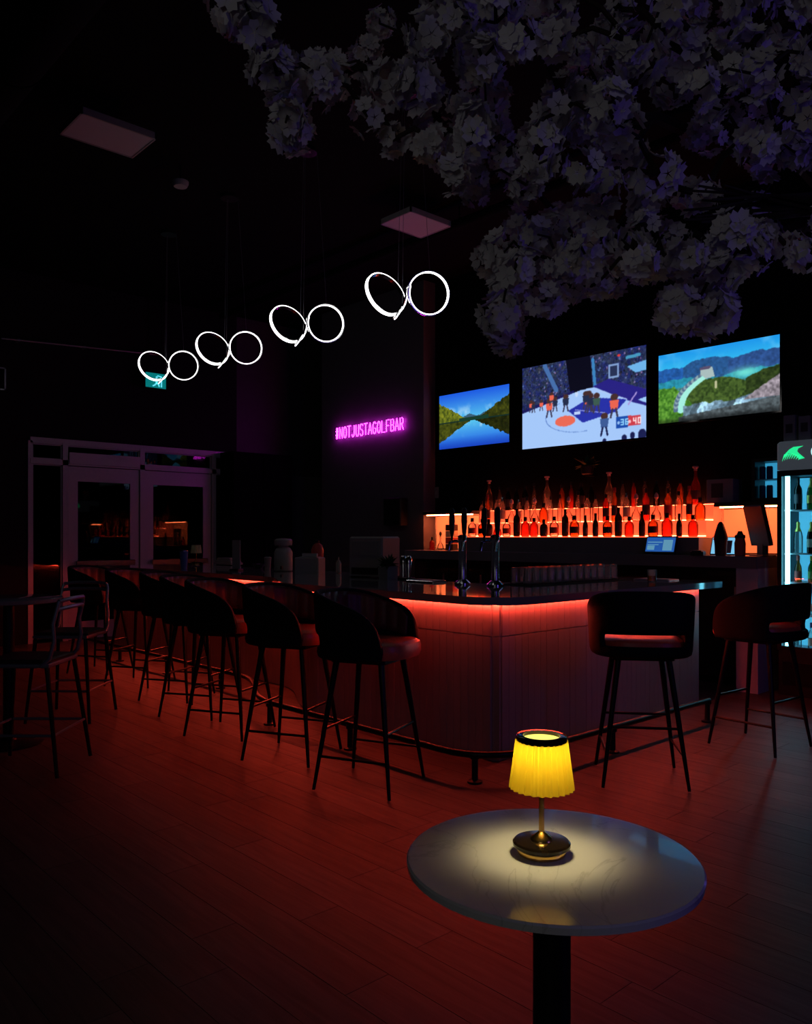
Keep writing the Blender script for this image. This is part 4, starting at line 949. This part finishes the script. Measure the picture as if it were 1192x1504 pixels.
e = empty('sauce_bottle', p, 0, 'small white squeeze bottle between the napkin box and the big white box', 'bottle'); MB().lathe([(.024, 0), (.028, .004), (.028, .10), (.02, .115)], 18).build('body', 'white_plastic', e); MB().lathe([(.02, .115), (.018, .125), (.007, .135), (.004, .165)], 16).build('nozzle', 'white_plastic', e)
p = on_bar(540, 848)
e = empty('ice_maker', (p.x, p.y + .08, CZ), R(12), 'big pale countertop machine on the bar before the grey column', 'appliance')
MB().box(-.19, .19, -.14, .14, .012, .37, bev=.015).build('body', 'white_plastic', e); MB().box(-.15, .15, -.146, -.1405, .20, .33, bev=.002).build('hatch', 'paper_grey', e); MB().box(-.15, .15, -.152, -.1405, .03, .09, bev=.002).build('drip_tray', 'black_plastic', e)
for sx in (-1, 1): MB().box(sx * .16 - .02, sx * .16 + .02, -.12, .12, 0, .012).build('foot', 'black_plastic', e)
p = on_bar(570, 851)
e = empty('potted_plant', p, 0, 'dark leafy plant in a square grey pot on the bar beside the pale machine', 'plant'); g = MB(); g.box(-.06, .06, -.06, .06, 0, .115, bev=.006); g.build('pot', 'paper_grey', e); MB().box(-.05, .05, -.05, .05, .115, .118).build('soil', 'wood_dark', e); leaves(e, 34, .118, .05, .10)
p = on_bar(596, 851)
e = empty('tumbler_rack', p, 0, 'dark stand holding shiny metal shakers right of the potted plant', 'rack'); MB().box(-.07, .07, -.05, .05, 0, .015, bev=.004).build('tray', 'black_plastic', e)
for dx in (-.035, .035): MB().lathe([(.022, .015), (.03, .13), (.032, .17), (.018, .2), (.012, .205)], 18).build('shaker', 'chrome', e, (dx, 0, 0))
p = on_bar(270, 835)
e = empty('blue_tumbler', p, 0, 'blue metal tumbler at the far end of the bar beside the ivory lamp', 'cup'); MB().lathe([(.034, 0), (.036, .004), (.048, .19), (.05, .2), (.046, .2)], 22).build('cup', 'blue_plastic', e); MB().lathe([(.05, .2), (.05, .212), (.02, .216)], 22).build('lid', 'chrome', e)
p = on_bar(335, 829)
e = empty('folded_towel', p, R(8), 'pale folded towel heap at the far stretch of the bar', 'towel')
for k in range(3): MB().box(-.19 + .02 * k, .19 - .025 * k, -.10 + .01 * k, .10 - .01 * k, k * .03 + .0005, k * .03 + .029, bev=.012).build('fold', 'white_plastic', e)
# beer taps
def beer_tower(px, v, label):
    r = ray(px); Y = v / (CA * r + SA); x, y = cw(r * Y, Y)
    e = empty('beer_tower', (x, y, CZ), 0, label, 'beer tap', 'beer tap towers')
    MB().lathe([(.065, 0), (.065, .012), (.045, .03), (.032, .04), (.032, .33), (.036, .335), (.036, .375), (.02, .385)], 24).build('tower', 'chrome', e)
    for s in (-1, 1):
        f = MB().tube([(s * .02, 0, .33), (s * .055, -.03, .335), (s * .07, -.07, .325), (s * .07, -.08, .26)], .011, 10).build('faucet', 'chrome', e)
        MB().lathe([(.008, .0), (.009, .03), (.017, .06), (.024, .15), (.02, .235), (.008, .25)], 14, (s * .065, -.05, .34)).build('tap_handle', 'black_plastic', f)
beer_tower(679, 4.56, 'left chrome beer tower with two black tap handles'); beer_tower(727, 4.60, 'right chrome beer tower with two black tap handles')
p = on_bar(655, 853)
e = empty('drip_tray', (-4.75, 4.60, CZ), 0, 'shallow metal drip tray beside the beer towers', 'tray'); MB().box(-.16, .16, -.08, .08, 0, .014, bev=.006).build('pan', 'chrome', e); g = MB()
for k in range(9): g.box(-.14 + k * .035, -.134 + k * .035, -.065, .065, .014, .019)
g.build('grate', 'grey_metal', e)
# bar mat with upturned glasses
ym0, ym1 = 4.76, 6.02
e = empty('bar_mat', (-3.93, (ym0 + ym1) / 2, CZ), 0, 'long black rubber mat under the row of upturned glasses', 'mat'); MB().box(-.14, .14, -(ym1 - ym0) / 2, (ym1 - ym0) / 2, 0, .008, bev=.006).build('mat', 'rubber', e); g = MB()
for k in range(28): g.box(-.12, .12, -(ym1 - ym0) / 2 + .03 + k * .043, -(ym1 - ym0) / 2 + .04 + k * .043, .008, .011)
g.build('ribs', 'rubber', e)
gm = MB().lathe([(.036, 0), (.038, .002), (.033, .11), (.030, .122), (.0, .124)], 16, cap=False).mesh('glass', 'glass_clear')
rim = MB().tube([(.037 * math.cos(a), .037 * math.sin(a), .002) for a in [i * pi / 8 for i in range(16)]], .0018, 5, True).mesh('rim', 'chrome')
i = 0
for col, dx in enumerate((-.07, .06)):
    for k in range(13):
        e = bpy.data.objects.new('upturned_glass', gm); COL.objects.link(e); e.location = (-3.93 + dx, ym0 + .06 + k * .095, CZ + .0115)
        tag(e, 'upturned clear glass, %s from the left in the %s row on the bar mat' % (ORD[k], ['back', 'front'][col]), 'glass', 'upturned glasses on the bar mat')
        o = bpy.data.objects.new('base_rim', rim); COL.objects.link(o); o.parent = e
p = on_bar(1014, 853)
e = bpy.data.objects.new('tumbler_glass', MB().lathe([(.03, 0), (.036, .003), (.04, .10), (.038, .10), (.034, .01), (0, .008)], 20, cap=False).mesh('tumbler_glass', 'glass_clear')); COL.objects.link(e); e.location = (-3.5, 5.95, CZ); tag(e, 'single clear tumbler standing near the right end of the bar', 'glass')
o = MB().lathe([(.034, .01), (.036, .05), (.0, .05)], 18, cap=False).build('drink', 'glass_amber', e)
e = empty('serving_tray', (-3.62, 6.22, CZ), R(5), 'flat pale serving tray at the right end of the bar', 'tray'); MB().box(-.16, .16, -.1, .1, 0, .01, bev=.006).build('tray', 'grey_metal', e); MB().box(-.14, .14, -.085, .085, .01, .013).build('liner', 'paper_grey', e)

# ------------------------------------------------------------------ tall drinks fridge
xa = wy(1141, 700, 7.4).x; xb = xa + .72; Hf = 2.27
fr = empty('drinks_fridge', ((xa + xb) / 2, 7.4, 0), 0, 'tall black glass door drinks fridge with a green logo header at right', 'fridge'); h = .36
g = MB(); g.box(-h, -h + .035, .04, .42, .06, Hf - .26); g.box(h - .035, h, .04, .42, .06, Hf - .26); g.box(-h, h, .40, .42, .06, Hf - .26); g.box(-h, h, .02, .42, .0, .40, bev=.004); g.box(-h + .035, h - .035, .04, .40, Hf - .30, Hf - .26)
g.build('cabinet', 'black_plastic', fr)
MB().box(-h, h, -.02, .42, Hf - .255, Hf, bev=.02).build('header', 'header_panel', fr)
MB().box(-h + .036, h - .036, .388, .399, .41, Hf - .31).build('back_panel', 'fridge_glow', fr)
for s in (-1, 1):
    MB().box(s * (h - .07) - .018, s * (h - .07) + .018, .042, .06, .42, Hf - .31).build('light_strip', 'fridge_led', fr)
zsh = [.415, .72, 1.01, 1.27, 1.66]
for z in zsh: MB().box(-h + .036, h - .036, .06, .387, z - .012, z).build('shelf', 'alu', fr)
d = MB(); d.box(-h, -h + .04, -.005, .035, .40, Hf - .26); d.box(h - .04, h, -.005, .035, .40, Hf - .26); d.box(-h + .04, h - .04, -.005, .035, Hf - .31, Hf - .26); d.box(-h + .04, h - .04, -.005, .035, .40, .44)
d = d.build('door', 'black_plastic', fr); MB().box(-h + .04, h - .04, .012, .018, .44, Hf - .31).build('pane', 'glass_door', d); MB().tube([(h - .02, -.005, 1.0), (h - .02, -.04, 1.02), (h - .02, -.04, 1.4), (h - .02, -.005, 1.42)], .01, 8).build('handle', 'black_metal', d)
MB().box(-h + .04, h - .04, .005, .019, .1, .3, bev=.004).build('vent_grille', 'black_metal', fr)
# green feathered claw shape on the header, front plane
lg = MB(); x0 = -h + .05; z0 = Hf - .19; S = .20
def flat(mb, pts, d_=.003, y=-.021): 
    n_ = len(pts); mb.add([(x0 + p[0] * S, y, z0 + p[1] * S) for p in pts] + [(x0 + p[0] * S, y - d_, z0 + p[1] * S) for p in pts], [tuple(range(2 * n_ - 1, n_ - 1, -1))] + [(i, n_ + i, n_ + (i + 1) % n_, (i + 1) % n_) for i in range(n_)])
flat(lg, [(.08, .22), (.16, .40), (.32, .56), (.50, .66), (.92, .68), (.70, .58), (.66, .46), (.74, .36), (.98, .14), (.76, .10), (.64, .26), (.46, .36), (.28, .40)])
for i in range(8):
    t = i / 7; bx = .10 + .66 * t; bz = .36 - .16 * t + .08 * math.sin(t * 3); lx = -.09 + .03 * t; lz = -.30 + .16 * t
    flat(lg, [(bx, bz), (bx + lx, bz + lz), (bx + .045, bz - .06), (bx + .085, bz)])
lg.build('green_logo', 'logo_green', fr)
g = MB()
P_ = [(1.40 + .16 * math.cos(a), .40 + .22 * math.sin(a)) for a in [R(60 + i * 20) for i in range(13)]]; P2 = [(1.40 + .10 * math.cos(a), .40 + .15 * math.sin(a)) for a in [R(60 + i * 20) for i in range(13)]]
for i in range(12): flat(g, [P_[i], P_[i + 1], P2[i + 1], P2[i]][::-1])
g.build('white_lettering', 'logo_white', fr)
fx0 = xa + .115
rows = [(1.66, [('wine', 'glass_dark', 'black_plastic', 'label_dark'), ('champagne', 'glass_green', 'foil_gold', 'foil_gold'), ('champagne', 'glass_dark', 'foil_gold', 'label_cream'), ('wine', 'glass_green', 'black_plastic', 'label_cream'), ('wine', 'glass_dark', 'black_plastic', 'label_cream')], 'top'),
        (1.27, [('champagne', 'glass_clear', 'foil_gold', None), ('champagne', 'glass_dark', 'foil_gold', 'label_cream'), ('champagne', 'glass_green', 'foil_gold', 'label_cream'), ('champagne', 'glass_dark', 'foil_gold', 'label_cream'), ('wine', 'glass_green', 'black_plastic', 'label_cream')], 'second'),
        (1.01, [('beer', 'glass_amber', 'red_plastic', 'label_red'), ('beer', 'glass_green', 'foil_gold', 'label_green'), ('beer', 'glass_green', 'foil_gold', 'label_green'), ('beer', 'glass_amber', 'red_plastic', 'label_red'), ('beer', 'glass_green', 'foil_gold', 'label_green')], 'third'),
        (.72, [('beer', 'glass_clear', 'blue_plastic', 'label_cream')] * 5, 'fourth'), (.415, [('beer', 'glass_clear', 'chrome', None), ('beer', 'glass_clear', 'blue_plastic', 'label_cream'), ('beer', 'glass_clear', 'chrome', None), ('beer', 'glass_amber', 'blue_plastic', 'label_dark'), ('beer', 'glass_clear', 'chrome', None)], 'bottom')]
for z, ks, nm in rows:
    for i, (k, gl, cpn, lb) in enumerate(ks):
        put_bottle(k, gl, cpn, lb, (fx0 + .02 + i * .115, 7.4 + .12, z + .0005), i * 1.3, 1.0 if k == 'beer' else .9, '%s %s bottle, %s from the left on the %s shelf of the tall fridge' % (CN[gl], KN[k], ORD[i], nm), 'bottle', 'bottles in the drinks fridge')
for i in range(3):
    e = empty('shipping_box', (xa + .08 + i * .13, 7.52, Hf), 0, 'narrow grey box, %s from the left on top of the tall fridge' % ORD[i], 'box', 'boxes on top of the fridge'); MB().box(-.05, .05, -.06, .08, 0.0005, .24 - .02 * i, bev=.003).build('carton', 'paper_grey', e); MB().box(-.03, .03, -.0615, -.0605, .08, .16).build('label', 'label_dark', e)

# ------------------------------------------------------------------ left: tall round table and metal bar chairs
x, y = cw(-2.72, 5.55)
e = empty('tall_table', (x, y, 0), 0, 'tall round grey table cut by the left edge of the frame', 'table')
MB().lathe([(0, .97), (.335, .97), (.345, .975), (.345, .998), (.34, 1.002), (0, 1.002)], 56, cap=False).build('tabletop', 'quartz', e); MB().lathe([(.035, .03), (.035, .955), (.13, .965), (.13, .9698)], 20).build('column', 'black_metal', e); MB().lathe([(.22, 0), (.22, .012), (.05, .03), (.035, .05)], 32).build('base', 'black_metal', e)
def metal_chair():
    root = empty('metal_bar_chair', (0, 0, 0))
    MB().box(-.2, .2, -.2, .2, .665, .69, bev=.03).build('seat', 'wood_dark', root)
    g = MB(); g.tube([(-.2, -.2, .655), (.2, -.2, .655), (.2, .2, .655), (-.2, .2, .655)], .013, 8, True); g.build('seat_frame', 'grey_metal', root)
    for sx in (-1, 1):
        MB().tube([(sx * .19, .19, .655), (sx * .245, .245, 0.008)], [.015, .012], 8).build('leg', 'black_metal', root)
        MB().tube([(sx * .19, -.19, .655), (sx * .245, -.275, 0.008)], [.015, .012], 8).build('leg', 'black_metal', root)
        MB().tube([(sx * .2, -.16, .655), (sx * .2, -.21, .70), (sx * .195, -.235, .80), (sx * .19, -.225, .90), (sx * .185, -.25, 1.0), (sx * .175, -.255, 1.035)], .013, 8).build('back_post', 'grey_metal', root)
    MB().tube([(-.19, -.245, .985), (-.1, -.275, .995), (.1, -.275, .995), (.19, -.245, .985)], .013, 8).build('back_rail', 'grey_metal', root)
    MB().tube([(-.175, -.255, 1.035), (-.1, -.285, 1.045), (.1, -.285, 1.045), (.175, -.255, 1.035)], .013, 8).build('back_rail', 'grey_metal', root)
    for a, b in (((-.225, .225), (.225, .225)), ((-.225, -.245), (.225, -.245)), ((-.225, .225), (-.225, -.245)), ((.225, .225), (.225, -.245))): MB().tube([(*a, .25), (*b, .25)], .009, 6).build('stretcher', 'grey_metal', root)
    return root
mc = metal_chair(); x, y = cw(-2.31, 4.98); mc.location = (x, y, 0); mc.rotation_euler = (0, 0, R(137)); tag(mc, 'near metal framed bar chair at the left edge, curved back to the right', 'chair', 'metal bar chairs at the tall table')
m2 = copy_tree(mc); x, y = cw(-2.62, 6.35); m2.location = (x, y, 0); m2.rotation_euler = (0, 0, R(226)); tag(m2, 'metal framed bar chair behind the tall round table at left', 'chair', 'metal bar chairs at the tall table')

# ------------------------------------------------------------------ right edge: dark tub chair
x, y = cw(1.66, 2.62)
e = empty('tub_chair', (x, y, 0), R(115), 'black upholstered tub chair cut by the right edge of the frame', 'chair')
vs = []; fs = []; n = 37; fr_ = [0, .2, .5, .8, 1]
for i in range(n):
    t = -R(125) + R(250) * i / (n - 1); zt = .70 - .10 * max(0, (abs(t) - R(60)) / R(65)) ** 1.5
    for f in fr_: X, Y = sup(t, .34 + .03 * f, .33 + .04 * f, 2.4); vs.append((X, Y, .30 + f * (zt - .30)))
for i in range(n - 1):
    for k in range(4): fs.append((i * 5 + k, (i + 1) * 5 + k, (i + 1) * 5 + k + 1, i * 5 + k + 1))
o = MB().add(vs, fs, True).build('shell', 'shell_fabric', e); sd = o.modifiers.new('s', 'SOLIDIFY'); sd.thickness = .07; sd.offset = -1; ss = o.modifiers.new('b', 'SUBSURF'); ss.levels = 1; bake(o)
MB().lathe([(.26, .28), (.29, .30), (.30, .36), (.285, .42), (.2, .435), (.05, .44)], 36).build('seat', 'shell_fabric', e); MB().lathe([(.30, 0), (.30, .012), (.05, .03), (.035, .05), (.035, .28)], 32).build('pedestal', 'black_metal', e)

# ------------------------------------------------------------------ artificial blossom tree, its crown hanging over the right of the frame
rf = random.Random(17)
def cluster_mesh(seed):
    r = random.Random(seed); mb = MB()
    for k in range(13):
        d = Vector((r.gauss(0, 1), r.gauss(0, 1), r.gauss(-.15, 1))).normalized(); c = d * r.uniform(.030, .05); t = d.orthogonal().normalized(); t = Matrix.Rotation(r.random() * 6.28, 3, d) @ t; s = r.uniform(.023, .031)
        for q in range(5):
            a = Matrix.Rotation(q * 2 * pi / 5, 3, d) @ t; b = d.cross(a); cup = r.uniform(.05, .55)
            def P(u, v, hh): return c + a * (u * s) + b * (v * s) + d * (hh * s)
            mb.add([P(.08, 0, 0), P(.55, .42, .30 * cup), P(1.0, .30, .55 * cup + .05), P(.93, 0, .42 * cup), P(1.0, -.30, .55 * cup + .05), P(.55, -.42, .30 * cup), P(.55, 0, .10 * cup)],
                   [(0, 6, 1), (1, 6, 3, 2), (6, 5, 4, 3), (0, 5, 6)], True)
    return mb.mesh('blossom_cluster', 'petal')
CM = [cluster_mesh(50 + i) for i in range(7)]
def inside(pt, poly):
    x, y = pt; r = False; n = len(poly)
    for i in range(n):
        (x0, y0), (x1, y1) = poly[i], poly[(i + 1) % n]
        if (y0 > y) != (y1 > y) and x < x0 + (y - y0) * (x1 - x0) / (y1 - y0): r = not r
    return r
crown = [([(470, 75), (480, 60), (530, 40), (620, -60), (1260, -60), (1260, 250), (1150, 270), (1080, 330), (1010, 345), (940, 350), (840, 385), (760, 380), (735, 300), (650, 265), (625, 225), (690, 190), (650, 110), (570, 90), (500, 95)], 175, (1.75, 2.7)),
         ([(730, 370), (840, 370), (930, 340), (930, 400), (860, 425), (825, 445), (770, 455), (745, 500), (735, 515), (728, 480), (745, 420), (715, 390)], 26, (1.9, 2.25)),
         ([(940, 350), (1060, 340), (1130, 340), (1105, 380), (1075, 400), (1060, 465), (985, 480), (985, 445), (1005, 400), (920, 390)], 28, (1.9, 2.25)),
         ([(1140, 330), (1260, 280), (1260, 440), (1180, 395), (1150, 395)], 9, (1.9, 2.2)),
         ([(330, -30), (380, -30), (385, 20), (368, 55), (350, 40), (330, 20)], 8, (1.8, 2.1)),
         ([(402, 95), (420, 90), (426, 140), (440, 190), (425, 195), (412, 160), (402, 120)], 7, (1.8, 2.0)),
         ([(465, 100), (490, 100), (495, 140), (468, 140), (460, 120)], 5, (1.85, 2.1)),
         ([(560, 110), (620, 95), (630, 140), (575, 145)], 5, (1.9, 2.1)),
         ([(620, 190), (690, 180), (720, 270), (650, 260), (605, 200)], 10, (1.85, 2.2))]
pts = [cp(541, 170, 1.95), cp(580, 203, 2.0), cp(600, 120, 1.98), cp(395, 100, 1.85)]
for poly, cnt, (ya, yb) in crown:
    xs = [q[0] for q in poly]; ys = [q[1] for q in poly]; k = 0; tr = 0; md = .085
    while k < cnt and tr < 6000:
        tr += 1; q = (rf.uniform(min(xs), max(xs)), rf.uniform(min(ys), max(ys)))
        if tr % 1500 == 0: md *= .8
        if not inside(q, poly): continue
        p = cp(q[0], q[1], rf.uniform(ya, yb))
        if any((p - z).length < md for z in pts): continue
        pts.append(p); k += 1
tx, ty = cw(2.55, 2.2); root = Vector((tx, ty, 0)); crot = Vector((*cw(1.75, 2.4), 2.55))
tree = empty('blossom_tree', root, 0, 'artificial cherry tree whose white blossom crown hangs over the upper right', 'tree')
for p in pts[:296]:
    o = bpy.data.objects.new('blossom_cluster', rf.choice(CM)); COL.objects.link(o); o.parent = tree; o.location = p - root
    s = rf.uniform(.8, 1.12); o.scale = (s, s, s); o.rotation_euler = (rf.random() * 6.28, rf.random() * 6.28, rf.random() * 6.28)
cx_, cy_ = crot.x - root.x, crot.y - root.y
MB().tube([(0, 0, 0), (.02, .03, .6), (-.03, 0, 1.2), (0, .01, 1.7), (cx_ * .12, cy_ * .12, 2.0), (cx_ * .35, cy_ * .35, 2.25), (cx_ * .65, cy_ * .65, 2.42), (cx_, cy_, crot.z)], [.11, .088, .078, .072, .067, .06, .052, .04], 12).build('trunk', 'bark', tree)
MB().lathe([(.28, 0), (.28, .05), (.12, .06)], 32).build('base_plate', 'black_metal', tree)
# branches: each cluster is joined to the nearest wood already grown (from the trunk outward)
nodes = [crot]; par = {0: None}; left = sorted(pts[:296], key=lambda q: (q - crot).length); idx = [0]
for q in left:
    best = min(range(len(nodes)), key=lambda i: (nodes[i] - q).length + .35 * (nodes[i] - crot).length)
    nodes.append(q); par[len(nodes) - 1] = best
wgt = [1] * len(nodes)
for i in range(len(nodes) - 1, 0, -1): wgt[par[i]] += wgt[i]
br = MB()
for i in range(1, len(nodes)):
    a, b = nodes[par[i]] - root, nodes[i] - root; m_ = (a + b) / 2 + Vector((0, 0, .03)); r0 = min(.03, .0022 * wgt[i] ** .5 + .0012)
    br.tube([a, m_, b], [r0 * 1.1, r0, r0 * .8], 5)
o = br.build('branches', 'bark', tree); o['kind'] = 'stuff'
bb = MB()                                            # bare twig bundle showing under the crown at right
for k in range(14):
    a = cp(1215, 300 + rf.uniform(-18, 18), 2.15); b = cp(rf.uniform(1000, 1070), 300 + rf.uniform(-30, 30), 2.05 + rf.uniform(-.06, .06)); bb.tube([a - root, (a + b) / 2 - root + Vector((0, 0, rf.uniform(-.015, .02))), b - root], [.007, .005, .003], 5)
o = bb.build('bare_twigs', 'bark', tree); o['kind'] = 'stuff'
